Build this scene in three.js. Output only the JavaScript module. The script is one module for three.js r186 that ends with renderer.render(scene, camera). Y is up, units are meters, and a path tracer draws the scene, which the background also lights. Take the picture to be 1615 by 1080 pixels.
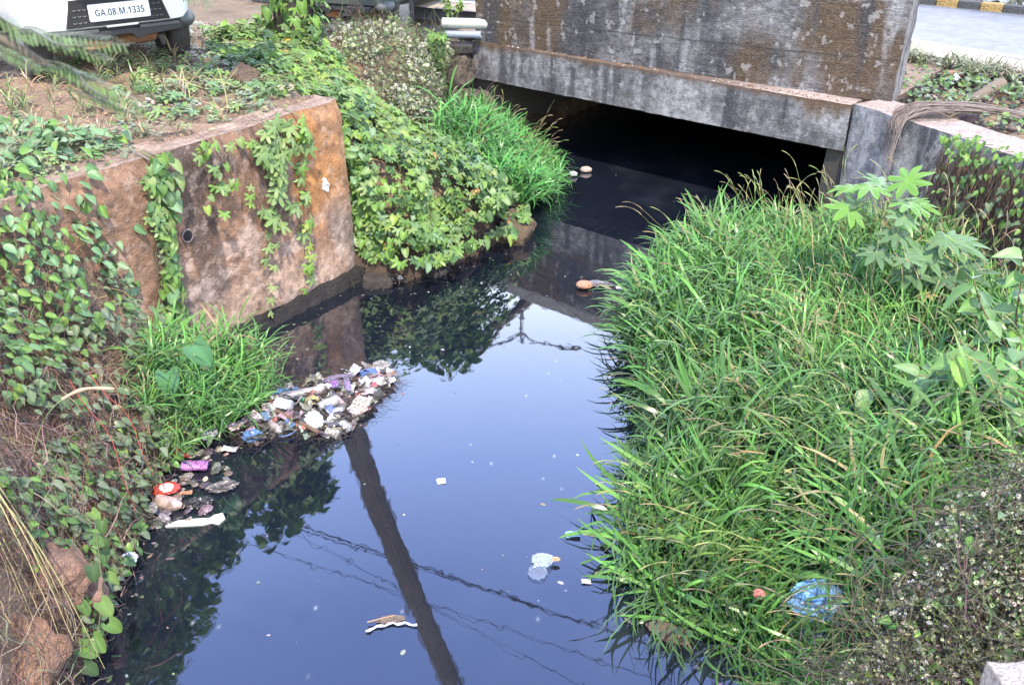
import * as THREE from 'three';
import { mergeGeometries, toCreasedNormals } from 'three/addons/utils/BufferGeometryUtils.js';
import { ImprovedNoise } from 'three/addons/math/ImprovedNoise.js';

// ------------------------------------------------------------------ camera, sky, sun, exposure
const scene = new THREE.Scene();
const renderer = new THREE.WebGLRenderer({ antialias: true });
renderer.setSize(1024, 684);
renderer.toneMapping = THREE.LinearToneMapping;
renderer.toneMappingExposure = 1.8;
renderer.shadowMap.enabled = true;

const camera = new THREE.PerspectiveCamera(42.2, 1024 / 684, 0.05, 900);
camera.position.set(0, 3.5, 0);
camera.rotation.set(THREE.MathUtils.degToRad(-29.9), 0, 0);
camera.focus = 6.2;
camera.userData.fStop = 4.6;
scene.add(camera);

{ // hazy tropical sky: white towards the horizon, deep blue overhead
  const W = 256, Hh = 128, a = new Float32Array(W * Hh * 4);
  const stops = [[0, 2.549, 2.696, 2.882], [14, 2.647, 2.794, 2.978], [24, 2.451, 2.647, 2.931], [31, 1.463, 1.847, 2.828], [37, 0.961, 1.351, 2.674], [46, 0.548, 0.805, 1.827], [60, 0.381, 0.591, 1.406], [90, 0.289, 0.46, 1.124]];
  for (let j = 0; j < Hh; j++) {
    const el = (j + 0.5) / Hh * 180 - 90;
    let c;
    if (el <= 0) c = [0.5, 0.5, 0.48];
    else {
      let k = 0; while (k < stops.length - 2 && el > stops[k + 1][0]) k++;
      const p = stops[k], q = stops[k + 1], t = (el - p[0]) / (q[0] - p[0]);
      c = [1, 2, 3].map((i) => p[i] + (q[i] - p[i]) * t);
    }
    for (let i = 0; i < W; i++) a.set([c[0], c[1], c[2], 1], (j * W + i) * 4);
  }
  const sky = new THREE.DataTexture(a, W, Hh, THREE.RGBAFormat, THREE.FloatType);
  sky.mapping = THREE.EquirectangularReflectionMapping;
  sky.magFilter = sky.minFilter = THREE.LinearFilter;
  sky.needsUpdate = true;
  scene.background = sky; scene.environment = sky;
}
const sun = new THREE.DirectionalLight(new THREE.Color(1.0, 0.89, 0.7), 5);
sun.position.set(3.2, 27, 8.5);
sun.target.position.set(0, 0, -6);
sun.castShadow = true; sun.shadow.radius = 3;
Object.assign(sun.shadow.camera, { left: -14, right: 14, top: 14, bottom: -14, near: 1, far: 80 });
scene.add(sun, sun.target);

// ------------------------------------------------------------------ small helpers
const mulberry = (s) => () => { s |= 0; s = (s + 0x6d2b79f5) | 0; let t = Math.imul(s ^ (s >>> 15), 1 | s); t = (t + Math.imul(t ^ (t >>> 7), 61 | t)) ^ t; return ((t ^ (t >>> 14)) >>> 0) / 4294967296; };
const V = (x, h, d) => new THREE.Vector3(x, h, -d);             // metres: right, up, ahead of the camera
const V3 = (x, y, z) => new THREE.Vector3(x, y, z);
const lerp = (a, b, t) => a + (b - a) * t, clamp = (x, a = 0, b = 1) => Math.min(b, Math.max(a, x));
const S = (t) => { t = clamp(t); return t * t * (3 - 2 * t); };
const hash = (x, y, s) => { let n = Math.imul(x, 374761393) + Math.imul(y, 668265263) + Math.imul(s, 974634777); n = Math.imul(n ^ (n >>> 13), 1274126177); return ((n ^ (n >>> 16)) >>> 0) / 4294967296; };
function vn(x, y, s) {
  const i = Math.floor(x), j = Math.floor(y), u = S(x - i), v = S(y - j);
  return lerp(lerp(hash(i, j, s), hash(i + 1, j, s), u), lerp(hash(i, j + 1, s), hash(i + 1, j + 1, s), u), v);
}
function fbm(x, y, s, oct = 4) { let a = 0.5, r = 0, n = 0; for (let k = 0; k < oct; k++) { r += a * vn(x, y, s + k * 17); n += a; a *= 0.5; x = x * 2.03 + 3.1; y = y * 2.03 + 7.7; } return r / n; }
const IN = new ImprovedNoise();
const enc = (c) => 255 * (c <= 0.0031308 ? 12.92 * c : 1.055 * Math.pow(c, 1 / 2.4) - 0.055);
function colorTex(w, h, fn) {
  const a = new Uint8Array(w * h * 4);
  for (let j = 0; j < h; j++) for (let i = 0; i < w; i++) { const c = fn((i + 0.5) / w, (j + 0.5) / h), k = (j * w + i) * 4; a[k] = enc(clamp(c[0])); a[k + 1] = enc(clamp(c[1])); a[k + 2] = enc(clamp(c[2])); a[k + 3] = 255; }
  const t = new THREE.DataTexture(a, w, h); t.colorSpace = THREE.SRGBColorSpace; t.magFilter = t.minFilter = THREE.LinearFilter; t.wrapS = t.wrapT = THREE.RepeatWrapping; t.needsUpdate = true; return t;
}
function grayTex(w, h, fn) {
  const a = new Uint8Array(w * h * 4);
  for (let j = 0; j < h; j++) for (let i = 0; i < w; i++) { const c = 255 * clamp(fn((i + 0.5) / w, (j + 0.5) / h)), k = (j * w + i) * 4; a[k] = a[k + 1] = a[k + 2] = c; a[k + 3] = 255; }
  const t = new THREE.DataTexture(a, w, h); t.magFilter = t.minFilter = THREE.LinearFilter; t.wrapS = t.wrapT = THREE.RepeatWrapping; t.needsUpdate = true; return t;
}
const mixc = (a, b, t) => [lerp(a[0], b[0], t), lerp(a[1], b[1], t), lerp(a[2], b[2], t)];
const mul = (a, k) => [a[0] * k, a[1] * k, a[2] * k];
const lin = (r, g, b) => new THREE.Color().setRGB(r, g, b);
const std = (c, roughness = 0.85, more = {}) => new THREE.MeshStandardMaterial({ color: Array.isArray(c) ? lin(...c) : c, roughness, side: THREE.DoubleSide, ...more });
const phys = (c, roughness = 0.5, more = {}) => new THREE.MeshPhysicalMaterial({ color: Array.isArray(c) ? lin(...c) : c, roughness, side: THREE.DoubleSide, ...more });

const used = {};
function numbered(name) { const n = used[name] = (used[name] ?? -1) + 1; return n ? name + '_' + String(n).padStart(3, '0') : name; }
function shade(o) { o.castShadow = o.receiveShadow = true; return o; }
function tag(o, label, category, group, kind) {
  o.userData.label = label; if (category) o.userData.category = category;
  if (group) o.userData.group = group; if (kind) o.userData.kind = kind; return o;
}
function thing(name, label, category, pos, group, kind) {
  const o = new THREE.Group(); o.name = numbered(name); if (pos) o.position.copy(pos);
  scene.add(o); return tag(o, label, category, group, kind);
}
function solo(name, geo, mat, label, category, pos, group, kind) {
  const o = shade(new THREE.Mesh(geo, mat)); o.name = numbered(name); if (pos) o.position.copy(pos); scene.add(o); return tag(o, label, category, group, kind);
}
function part(name, geo, mat, parent) { const o = shade(new THREE.Mesh(geo, mat)); o.name = name; parent.add(o); return o; }
function structure(name, geo, mat) { const o = shade(new THREE.Mesh(geo, mat)); o.name = numbered(name); o.userData.kind = 'structure'; scene.add(o); return o; }

class MB { // collects strips and tubes into one geometry with vertex colours
  constructor() { this.p = []; this.c = []; this.i = []; }
  v(x, y, z, c) { this.p.push(x, y, z); this.c.push(c[0], c[1], c[2]); return this.p.length / 3 - 1; }
  tube(pts, r0, r1, col, sides = 4) {
    const n = pts.length; let prev = null, up = V3(0.31, 0.2, 0.93);
    for (let k = 0; k < n; k++) {
      const t = pts[Math.min(n - 1, k + 1)].clone().sub(pts[Math.max(0, k - 1)]).normalize();
      const a = t.clone().cross(up); if (a.lengthSq() < 1e-6) a.set(1, 0, 0); a.normalize(); const b = t.clone().cross(a).normalize();
      const r = typeof r0 === 'function' ? r0(k / (n - 1)) : lerp(r0, r1, k / (n - 1)), c = typeof col === 'function' ? col(k / (n - 1)) : col, ring = [];
      for (let s = 0; s < sides; s++) { const q = s / sides * 6.2832, x = Math.cos(q) * r, y = Math.sin(q) * r; ring.push(this.v(pts[k].x + a.x * x + b.x * y, pts[k].y + a.y * x + b.y * y, pts[k].z + a.z * x + b.z * y, c)); }
      if (prev) for (let s = 0; s < sides; s++) { const e = (s + 1) % sides; this.i.push(prev[s], prev[e], ring[e], prev[s], ring[e], ring[s]); }
      prev = ring;
    }
    return this;
  }
  strip(pts, side, widths, cols) { // a flat ribbon
    let a0, b0;
    pts.forEach((p, k) => {
      const w = widths[k], c = cols[k] ?? cols[0];
      const a = this.v(p.x - side.x * w, p.y - side.y * w, p.z - side.z * w, c), b = this.v(p.x + side.x * w, p.y + side.y * w, p.z + side.z * w, c);
      if (k) this.i.push(a0, b0, b, a0, b, a); a0 = a; b0 = b;
    });
    return this;
  }
  geo() {
    const g = new THREE.BufferGeometry();
    g.setAttribute('position', new THREE.Float32BufferAttribute(this.p, 3)); g.setAttribute('color', new THREE.Float32BufferAttribute(this.c, 3)); g.setIndex(this.i); g.computeVertexNormals(); return g;
  }
}
function roughen(geo, amp, freq, seed = 0) { // pushes points by smooth 3-D noise of their place, so that seams stay closed
  const p = geo.attributes.position;
  for (let k = 0; k < p.count; k++) {
    const x = p.getX(k) * freq + seed, y = p.getY(k) * freq + seed * 1.7, z = p.getZ(k) * freq;
    const f = (o) => IN.noise(x + o, y + o * 2, z - o) + 0.5 * IN.noise(2.3 * x + o, 2.3 * y, 2.3 * z + o) + 0.3 * IN.noise(5.1 * x, 5.1 * y + o, 5.1 * z);
    p.setXYZ(k, p.getX(k) + amp * f(0.3), p.getY(k) + amp * f(11.3), p.getZ(k) + amp * f(23.7));
  }
  geo.computeVertexNormals(); return geo;
}
function boxAt(x0, x1, y0, y1, z0, z1, sx = 1, sy = 1, sz = 1) { return new THREE.BoxGeometry(x1 - x0, y1 - y0, z1 - z0, sx, sy, sz).translate((x0 + x1) / 2, (y0 + y1) / 2, (z0 + z1) / 2); }
function basis(pos, up, fwd, s) { // matrix: local +y along up, local +z as near fwd as can be
  const y = up.clone().normalize(), x = y.clone().cross(fwd); if (x.lengthSq() < 1e-8) x.set(1, 0, 0); x.normalize(); const z = x.clone().cross(y);
  const m = new THREE.Matrix4().makeBasis(x, y, z); m.scale(typeof s === 'number' ? V3(s, s, s) : s); m.setPosition(pos); return m;
}
function instances(name, geo, mat, items, parent) {
  const o = shade(new THREE.InstancedMesh(geo, mat, items.length)); o.name = name;
  items.forEach((t, k) => { o.setMatrixAt(k, t.m); o.setColorAt(k, t.c); });
  o.instanceMatrix.needsUpdate = true; if (parent) parent.add(o); return o;
}
const rnd = mulberry(20240611), R = (a, b) => a + (b - a) * rnd();
const rdir = () => { const z = R(-1, 1), q = R(0, 6.2832), r = Math.sqrt(1 - z * z); return V3(r * Math.cos(q), z, r * Math.sin(q)); };
function inPoly(x, y, P) { let c = false; for (let i = 0, j = P.length - 1; i < P.length; j = i++) if ((P[i][1] > y) !== (P[j][1] > y) && x < (P[j][0] - P[i][0]) * (y - P[i][1]) / (P[j][1] - P[i][1]) + P[i][0]) c = !c; return c; }
function randomIn(P) { let a = 1e9, b = -1e9, c = 1e9, e = -1e9; for (const q of P) { a = Math.min(a, q[0]); b = Math.max(b, q[0]); c = Math.min(c, q[1]); e = Math.max(e, q[1]); } for (;;) { const x = R(a, b), y = R(c, e); if (inPoly(x, y, P)) return [x, y]; } }

// ------------------------------------------------------------------ the lie of the land (x to the right, d ahead of the camera)
const SHORE = [ // [x, d, side of the edge that starts here]
  [-1.95, -4, 'L'], [-1.98, 2.3, 'L'], [-2.05, 2.93, 'L'], [-2.1, 3.5, 'L'], [-2.13, 3.93, 'L'], [-2.19, 4.46, 'L'], [-1.92, 5.0, 'L'], [-1.78, 5.5, 'L'], [-1.95, 5.9, 'L'], [-2.1, 6.2, 'L'],
  [-1.4, 7.22, 'L'], [-0.95, 7.2, 'L'], [-0.5, 7.6, 'L'], [-0.15, 8.06, 'L'], [0.05, 8.6, 'L'], [0.2, 9.09, 'L'], [0.28, 9.7, 'L'], [0.25, 10.2, 'L'], [0.05, 10.8, 'L'], [-0.2, 11.3, 'U'],
  [5.3, 18.2, 'U'], [8.6, 15.4, 'U'], [3.1, 8.5, 'R'], [2.75, 8.35, 'R'], [2.2, 8.0, 'R'], [1.66, 7.3, 'R'], [1.36, 6.4, 'R'], [1.24, 5.7, 'R'], [1.3, 5.0, 'R'], [1.1, 4.3, 'R'], [1.04, 3.8, 'R'],
  [1.17, 3.4, 'R'], [1.36, 3.1, 'R'], [1.62, 2.8, 'R'], [1.95, 2.45, 'R'], [2.15, 1.5, 'R'], [2.15, -4, 'E']];
function shoreAt(x, d) {
  let best = 1e9, side = 'L', inside = false;
  for (let i = 0, n = SHORE.length; i < n; i++) {
    const a = SHORE[i], b = SHORE[(i + 1) % n], ex = b[0] - a[0], ey = b[1] - a[1];
    const t = clamp(((x - a[0]) * ex + (d - a[1]) * ey) / (ex * ex + ey * ey)), q = (x - a[0] - t * ex) ** 2 + (d - a[1] - t * ey) ** 2;
    if (q < best) { best = q; side = a[2]; }
    if ((a[1] > d) !== (b[1] > d) && x < ex * (d - a[1]) / ey + a[0]) inside = !inside;
  }
  return { t: inside ? -Math.sqrt(best) : Math.sqrt(best), side };
}
const WC = [-1.43, 7.2], WE = [-0.576, -0.818], WN = [0.818, -0.576];   // left wall: corner, direction along it, outward normal
const wallS = (x, d) => (x - WC[0]) * WE[0] + (d - WC[1]) * WE[1], wallQ = (x, d) => (x - WC[0]) * WN[0] + (d - WC[1]) * WN[1];
const RW = [[3.25, 8.42], [4.05, 6.8], [4.3, 5.3], [4.35, -4]];          // right wall line
function behindRight(x, d) { // metres behind the right wall's face
  let best = 1e9, s = 1;
  for (let i = 0; i < 3; i++) {
    const a = RW[i], b = RW[i + 1], ex = b[0] - a[0], ey = b[1] - a[1], t = clamp(((x - a[0]) * ex + (d - a[1]) * ey) / (ex * ex + ey * ey));
    const q = Math.hypot(x - a[0] - t * ex, d - a[1] - t * ey); if (q < best) { best = q; s = Math.sign((x - a[0]) * -ey + (d - a[1]) * ex); }
  }
  return best * s;
}
const BA = [-0.45, 11.42], BU = [0.777, -0.63], BN = [0.63, 0.777];       // bridge: left end of its face, along it, away from the camera
const behindBridge = (x, d) => (x - BA[0]) * BN[0] + (d - BA[1]) * BN[1], alongBridge = (x, d) => (x - BA[0]) * BU[0] + (d - BA[1]) * BU[1];
const CREST = [[-3.2, 9.9, 1.7], [-2.1, 9.35, 1.56], [-1.5, 9.1, 1.14], [-1.0, 8.9, 0.8], [-0.55, 8.7, 0.5], [-0.15, 8.75, 0.28], [0.3, 8.9, 0.06]]; // x, d, height of the vine ridge's crest
function gully(x, d, ridge, top) {
  let k = 0; while (k < CREST.length - 2 && x > CREST[k + 1][0]) k++;
  const a = CREST[k], b = CREST[k + 1], f = clamp((x - a[0]) / (b[0] - a[0])), dc = lerp(a[1], b[1], f), hc = lerp(a[2], b[2], f);
  const h = Math.min(ridge, hc), past = S((d - dc) / 0.6);
  const back = lerp(Math.min(ridge, hc - 0.22), top, S((d - dc - 0.4) / 1.9) * S((-0.75 - x) / 0.7));
  return lerp(h, back, past);
}
function G(x, d) {
  const { t, side } = shoreAt(x, d);
  if (t < 0) return -0.02 - 0.4 * S(-t / 0.25);
  const far = clamp((Math.abs(x) + Math.abs(d) - 16) / 10);
  const rough = (fbm(x * 1.3 + 9, d * 1.3, 5, 4) - 0.5) * 0.22 * (1 - far) + (fbm(x * 7, d * 7, 8, 3) - 0.5) * 0.05 * (1 - far);
  const nb = behindBridge(x, d), ab = alongBridge(x, d);
  let h;
  const sd = side === 'U' && nb < 0.1 ? (ab > 2.5 ? 'R' : 'L') : side;
  if (sd === 'U' || (nb > 0.1 && ab > -0.1 && ab < 5.2)) h = nb > 0.1 ? lerp(-0.02, 1.1, S(t / 0.25)) : 0.9 * S(t / 0.4);
  else if (sd === 'L') {
    const s = wallS(x, d), q = wallQ(x, d);
    const top = lerp(1.6, 1.27, S((d - 9.6) / 2.6)) + rough * 0.9 + 0.05 * S((-q - 0.6) / 2) * (1 - S((d - 9.5) / 2));
    const W = lerp(lerp(0.95, 1.75, S((d - 7.6) / 1.1)), 2.7, S((d - 8.85) / 0.8)), ridge = top * Math.min(1, 0.08 + S(t / W * 0.93 + 0.07));
    if (s < -0.02) { const r = gully(x, d, ridge, top); h = lerp(r, Math.min(top, r + 0.5), S((s + 0.35) / 0.33) * S(-q / 0.3)); }
    else {
      const mound = S((s - 2.15) / 0.35), low = 0.02 + 0.32 * S(t / 0.9) + rough * 0.3;
      const Wn = lerp(0.42, 0.85, S((d - 2.6) / 1.2));
      const steep = lerp(0.55 * S(t / 0.3), 0.35 * S(t / 0.2), S((d - 3) / 0.8)) ;
      const bank = Math.min(top, steep + (top - 0.4) * S(t / (Wn * 1.5)) + rough * S(t / 0.4) * 1.4);
      const front = lerp(low, bank, mound);
      h = lerp(front, Math.max(top, front), S((-q - 0.06) / 0.2));
    }
    const pit = Math.hypot((x + 0.75) * 1.15, d - 11.25); h -= 0.75 * S(1.25 - pit / 0.55) * S((x + 1.4) / 0.4);
  } else {
    const b = side === 'E' ? -1 : -behindRight(x, d);
    const low = 0.03 + 0.28 * S(t / 1.8) + rough * 0.6 + 0.25 * S((2.9 - d) / 0.8) * S(t / 0.6);
    h = lerp(low, 1.2 + rough * 0.7 + 0.0 * x, S((-b - 0.06) / 0.2));
  }
  return h;
}
const Gn = (x, d) => { const e = 0.05, hx = (G(x + e, d) - G(x - e, d)) / (2 * e), hd = (G(x, d + e) - G(x, d - e)) / (2 * e); return V3(-hx, 1, hd).normalize(); };

// ------------------------------------------------------------------ soil sheet to the horizon
const soilTex = colorTex(1024, 1024, (u, v) => {
  const x = u * 16, y = v * 16, p = (f, s) => { // wraps at 16 units
    const i = Math.floor(x * f), j = Math.floor(y * f), a = S(x * f - i), b = S(y * f - j), w = 16 * f, H = (m, n) => hash(((m % w) + w) % w, ((n % w) + w) % w, s);
    return lerp(lerp(H(i, j), H(i + 1, j), a), lerp(H(i, j + 1), H(i + 1, j + 1), a), b);
  };
  const big = p(0.5, 1) * 0.6 + p(1, 2) * 0.4, mid = p(4, 3) * 0.5 + p(8, 4) * 0.5, fine = p(32, 5) * 0.6 + p(64, 6) * 0.4;
  let c = mixc([0.11, 0.07, 0.047], [0.22, 0.145, 0.1], 0.6 * big + 0.4 * mid);
  c = mul(c, 0.55 + 0.9 * fine);
  const straw = p(16, 7); if (straw > 0.78) c = mixc(c, [0.36, 0.27, 0.17], (straw - 0.78) * 3.5);
  const dark = p(10, 9); if (dark > 0.7) c = mul(c, 1 - (dark - 0.7) * 1.6);
  return c;
});
const soilBump = grayTex(512, 512, (u, v) => { const w = 64, q = (f, s) => { const x = u * f, y = v * f, i = Math.floor(x), j = Math.floor(y), H = (m, n) => hash(((m % f) + f) % f, ((n % f) + f) % f, s); return lerp(lerp(H(i, j), H(i + 1, j), S(x - i)), lerp(H(i, j + 1), H(i + 1, j + 1), S(x - i)), S(y - j)); }; return 0.4 * q(24, 1) + 0.3 * q(w, 2) + 0.3 * q(160, 3); });
const M = {};
M.soil = std([1, 1, 1], 0.95, { map: soilTex, bumpMap: soilBump, bumpScale: 0.03, vertexColors: true });
{
  const axis = (list) => { const o = []; for (const [a, b, st] of list) for (let v = a; v < b - 1e-6; v += st) o.push(v); o.push(list[list.length - 1][1]); return o; };
  const xs = axis([[-420, -60, 90], [-60, -12, 8], [-12, -5, 0.35], [-5, -3.2, 0.09], [-3.2, 4.9, 0.045], [4.9, 7, 0.2], [7, 15, 1], [15, 60, 9], [60, 420, 90]]);
  const ds = axis([[-300, -20, 70], [-20, -4, 4], [-4, 1.4, 0.3], [1.4, 12.4, 0.045], [12.4, 20, 0.2], [20, 60, 5], [60, 600, 90]]);
  const nx = xs.length, nd = ds.length, P = new Float32Array(nx * nd * 3), U = new Float32Array(nx * nd * 2), C = new Float32Array(nx * nd * 3), I = [];
  for (let j = 0; j < nd; j++) for (let i = 0; i < nx; i++) {
    const k = j * nx + i, x = xs[i], d = ds[j], h = G(x, d);
    P.set([x, h, -d], k * 3); U.set([(d + 0.35 * h) / 2.2, (x - Math.sign(x) * -1 * h * (x < 0 ? 1 : 1)) / 2.2], k * 2);
    const wet = S(((x < 0.7 && x > -1.5 && d > 7 ? 0.4 : 0.16) - h) / 0.16), green = (x < 0 && d > 8.8) || x > 0.5 ? 0.35 : 0.1, m = fbm(x * 0.9, d * 0.9, 44, 3);
    let c = mixc([1, 1, 1], [0.62, 0.75, 0.5], green * m * 1.6); c = mul(c, 0.75 + 0.5 * fbm(x * 2.3, d * 2.3, 31, 3)); c = mixc(c, [0.22, 0.21, 0.22], wet * 0.85);
    C.set(c, k * 3);
    if (i && j) { const a = k - nx - 1, b = k - nx, e = k - 1; I.push(a, b, k, a, k, e); }
  }
  const g = new THREE.BufferGeometry(); g.setAttribute('position', new THREE.BufferAttribute(P, 3)); g.setAttribute('uv', new THREE.BufferAttribute(U, 2)); g.setAttribute('color', new THREE.BufferAttribute(C, 3)); g.setIndex(I); g.computeVertexNormals();
  structure('ground', g, M.soil);
}

// ------------------------------------------------------------------ the black water
{
  const film = colorTex(1024, 1024, (u, v) => {
    let k = Math.pow(fbm(u * 9, v * 9, 61, 4), 3) * 1.2, c = mixc([0.0045, 0.0065, 0.012], [0.016, 0.02, 0.03], k);
    const f = fbm(u * 22 + 3, v * 22, 71, 4); if (f > 0.56) c = mixc(c, [0.05, 0.055, 0.065], (f - 0.56) * 3.2 * vn(u * 90, v * 90, 75) * vn(u * 8, v * 8, 77));
    const s = hash(Math.floor(u * 1024), Math.floor(v * 1024), 5); if (s > 0.9994) c = mul([0.3, 0.3, 0.28], vn(u * 300, v * 300, 6));
    return c;
  });
  const ripple = grayTex(2048, 2048, (u, v) => 0.5 * fbm(u * 80, v * 80, 21, 2) + 0.5 * fbm(u * 300, v * 280, 23, 2));
  for (const t of [film, ripple]) t.repeat.set(1, 1);
  M.water = phys([1, 1, 1], 0.015, { map: film, ior: 1.75, clearcoat: 1, clearcoatRoughness: 0.01, bumpMap: ripple, bumpScale: 0.0007, side: THREE.FrontSide });
  const g = new THREE.PlaneGeometry(16, 26).rotateX(-Math.PI / 2).translate(3, 0, -8);
  structure('water', g, M.water);
}

// ------------------------------------------------------------------ the road, its white line, the striped median kerb
const NEAR = [[-70, 56], [-6, 16.4], [-1.06, 13.5], [2.0, 12.0], [4.5, 10.75], [5.35, 9.75], [8, 6.2], [40, -30]];
const roadTex = colorTex(512, 512, (u, v) => mul([0.115, 0.12, 0.13], 0.5 + 0.75 * fbm(u * 9, v * 9, 3, 5) + 0.25 * hash(Math.floor(u * 512), Math.floor(v * 512), 4)));
M.road = std([1, 1, 1], 0.55, { map: roadTex });
{
  const sh = new THREE.Shape(); NEAR.forEach(([x, d], k) => (k ? sh.lineTo(x, d) : sh.moveTo(x, d))); sh.lineTo(60, -10); sh.lineTo(60, 60); sh.lineTo(-40, 90);
  const g = new THREE.ExtrudeGeometry(sh, { depth: 0.2, bevelEnabled: false }).rotateX(-Math.PI / 2).translate(0, 1.11, 0);
  structure('road', g, M.road);
  const mb = new MB(); const off = (k, w) => { const a = NEAR[Math.max(0, k - 1)], b = NEAR[Math.min(NEAR.length - 1, k + 1)], L = Math.hypot(b[0] - a[0], b[1] - a[1]); return [NEAR[k][0] - (b[1] - a[1]) / L * w, NEAR[k][1] + (b[0] - a[0]) / L * w]; };
  for (let k = 0; k < NEAR.length; k++) { const p = off(k, 0.5), q = off(k, 0.62), a = mb.v(p[0], 1.315, -p[1], [1, 1, 1]), b = mb.v(q[0], 1.315, -q[1], [1, 1, 1]); if (k) mb.i.push(a - 2, a, b, a - 2, b, b - 2); }
  structure('road_marking', mb.geo(), std([0.72, 0.72, 0.68], 0.7));
  const dust = new MB(); for (let k = 0; k < NEAR.length; k++) { const p = off(k, -0.12), q = off(k, 0.46 + 0.03 * Math.sin(k * 5)), a = dust.v(p[0], 1.314, -p[1], [1, 1, 1]), b = dust.v(q[0], 1.314, -q[1], [1, 1, 1]); if (k) dust.i.push(a - 2, a, b, a - 2, b, b - 2); }
  structure('road_shoulder', dust.geo(), std([0.3, 0.255, 0.2], 0.95));
}
{
  const kerb = thing('median_kerb', 'black and yellow painted kerb along the far side of the road', 'kerb', V(6.06, 1.31, 13.75)); kerb.rotation.y = -0.69;
  const chip = grayTex(256, 256, (u, v) => 0.45 + 0.55 * S((fbm(u * 12, v * 12, 701, 4) - 0.38) / 0.14)), yel = std([0.3, 0.2, 0.07], 0.9, { map: chip }), blk = std([0.06, 0.06, 0.062], 0.9, { map: chip }), g = boxAt(-0.145, 0.145, -0.04, 0.1, -0.18, 0, 2, 2, 2); roughen(g, 0.006, 9);
  for (let k = -20; k < 28; k++) part('kerb_block', g, k % 2 ? yel : blk, kerb).position.x = k * 0.3;
}

// ------------------------------------------------------------------ the bridge
function stained(w, h, seed, o) { // weathered concrete: runs of brown and black from the top edge, pale lime streaks, grit; v = 1 is the top
  return colorTex(w, h, (u, v) => {
    const X = u * o.wide, Y = v * o.high, grit = fbm(X * 26, Y * 26, seed, 3), spk = hash(Math.floor(u * w), Math.floor(v * h), seed + 1);
    let c = mul(mixc(o.base, o.pale, S((fbm(X * 2.4, Y * 3, seed + 2, 5) - 0.25) / 0.5)), 0.35 + 1.3 * grit);
    const run = fbm(X * 4.2 + 0.3 * fbm(X * 3, Y * 3, seed, 2), Y * 0.55, seed + 3, 4), patch = fbm(X * 1.1 + 5, Y * 1.3, seed + 4, 4);
    const br = S((run * 0.55 + patch * 0.6 - o.brownAt + o.brownTop * (v - 0.5)) / 0.2); c = mixc(c, mul(o.brown, 0.6 + 0.7 * grit), br * 0.9);
    const dk = S((fbm(X * 6.5 + 11, Y * 0.5, seed + 5, 4) + 0.35 * fbm(X * 1.3, Y * 1.1, seed + 6, 3) - o.darkAt + 0.06) / 0.26); c = mixc(c, [0.025, 0.026, 0.032], dk * 0.75);
    const wh = S((fbm(X * 8.2 + 3, Y * 0.8 + 2, seed + 7, 4) - o.whiteAt) / 0.2); c = mixc(c, [0.38, 0.38, 0.4], wh * 0.4 * grit * 1.5);
    const fl = S((fbm(X * 15, Y * 11, seed + 8, 3) - 0.68) / 0.08); c = mixc(c, [0.38, 0.37, 0.36], fl * 0.35);
    if (spk > 0.965) c = mixc(c, [0.5, 0.5, 0.5], 0.55); if (spk < 0.06) c = mul(c, 0.45);
    if (o.line) for (const [at, wd, col, k] of o.line) { const q = Math.abs(v - at - 0.012 * (fbm(X * 5, 1, seed + 9, 3) - 0.5)) / wd; if (q < 1) c = mixc(c, col, (1 - q) * k); }
    if (o.top) { const e = S((v - o.top[0] + 0.06 * (fbm(X * 6, 2, seed + 12, 3) - 0.5)) / o.top[1]); c = mixc(c, mul(o.top[2], 0.7 + 0.6 * grit), e); }
    return c;
  });
}
const gritBump = grayTex(512, 512, (u, v) => 0.5 * fbm(u * 40, v * 40, 91, 3) + 0.5 * hash(Math.floor(u * 256), Math.floor(v * 256), 4));
const parTex = stained(1536, 384, 101, { wide: 5, high: 1.2, base: [0.04, 0.038, 0.04], pale: [0.125, 0.122, 0.125], brown: [0.07, 0.042, 0.02], brownAt: 0.46, brownTop: 0.12, darkAt: 0.72, whiteAt: 0.6, line: [[0.34, 0.012, [0.02, 0.02, 0.02], 0.8]], top: [0.78, 0.07, [0.26, 0.245, 0.245]] });
const fasTex = stained(1536, 192, 131, { wide: 4.8, high: 0.45, base: [0.085, 0.084, 0.09], pale: [0.25, 0.246, 0.255], brown: [0.1, 0.06, 0.03], brownAt: 0.78, brownTop: 0.5, darkAt: 0.74, whiteAt: 0.56, line: [[0.98, 0.1, [0.1, 0.055, 0.03], 0.75]] });
const wingTex = stained(1024, 512, 171, { wide: 2, high: 1.3, base: [0.095, 0.093, 0.098], pale: [0.24, 0.235, 0.24], brown: [0.085, 0.055, 0.03], brownAt: 0.62, brownTop: 0.2, darkAt: 0.7, whiteAt: 0.6 });
const topTex = colorTex(512, 128, (u, v) => mul(mixc(mixc([0.075, 0.052, 0.038], [0.15, 0.11, 0.085], fbm(u * 22, v * 5, 7, 4)), mixc([0.28, 0.2, 0.16], [0.46, 0.38, 0.34], fbm(u * 22, v * 5, 9, 4)), S((u - 0.6) / 0.3)), 0.6 + 0.7 * fbm(u * 90, v * 20, 8, 2)));
const cm = (t, bs = 0.012) => std([1, 1, 1], 0.92, { map: t, bumpMap: gritBump, bumpScale: bs });
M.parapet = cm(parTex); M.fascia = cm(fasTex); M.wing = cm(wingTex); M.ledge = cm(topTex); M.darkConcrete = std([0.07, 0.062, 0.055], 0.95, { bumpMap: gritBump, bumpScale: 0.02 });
const six = (side, top, rest = side) => [side, side, top, rest, side, rest];
const bridge = thing('concrete_bridge', 'stained grey concrete road bridge with a solid parapet over the black canal', 'bridge', V(BA[0], 0, BA[1])); bridge.rotation.y = -0.681;
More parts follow.
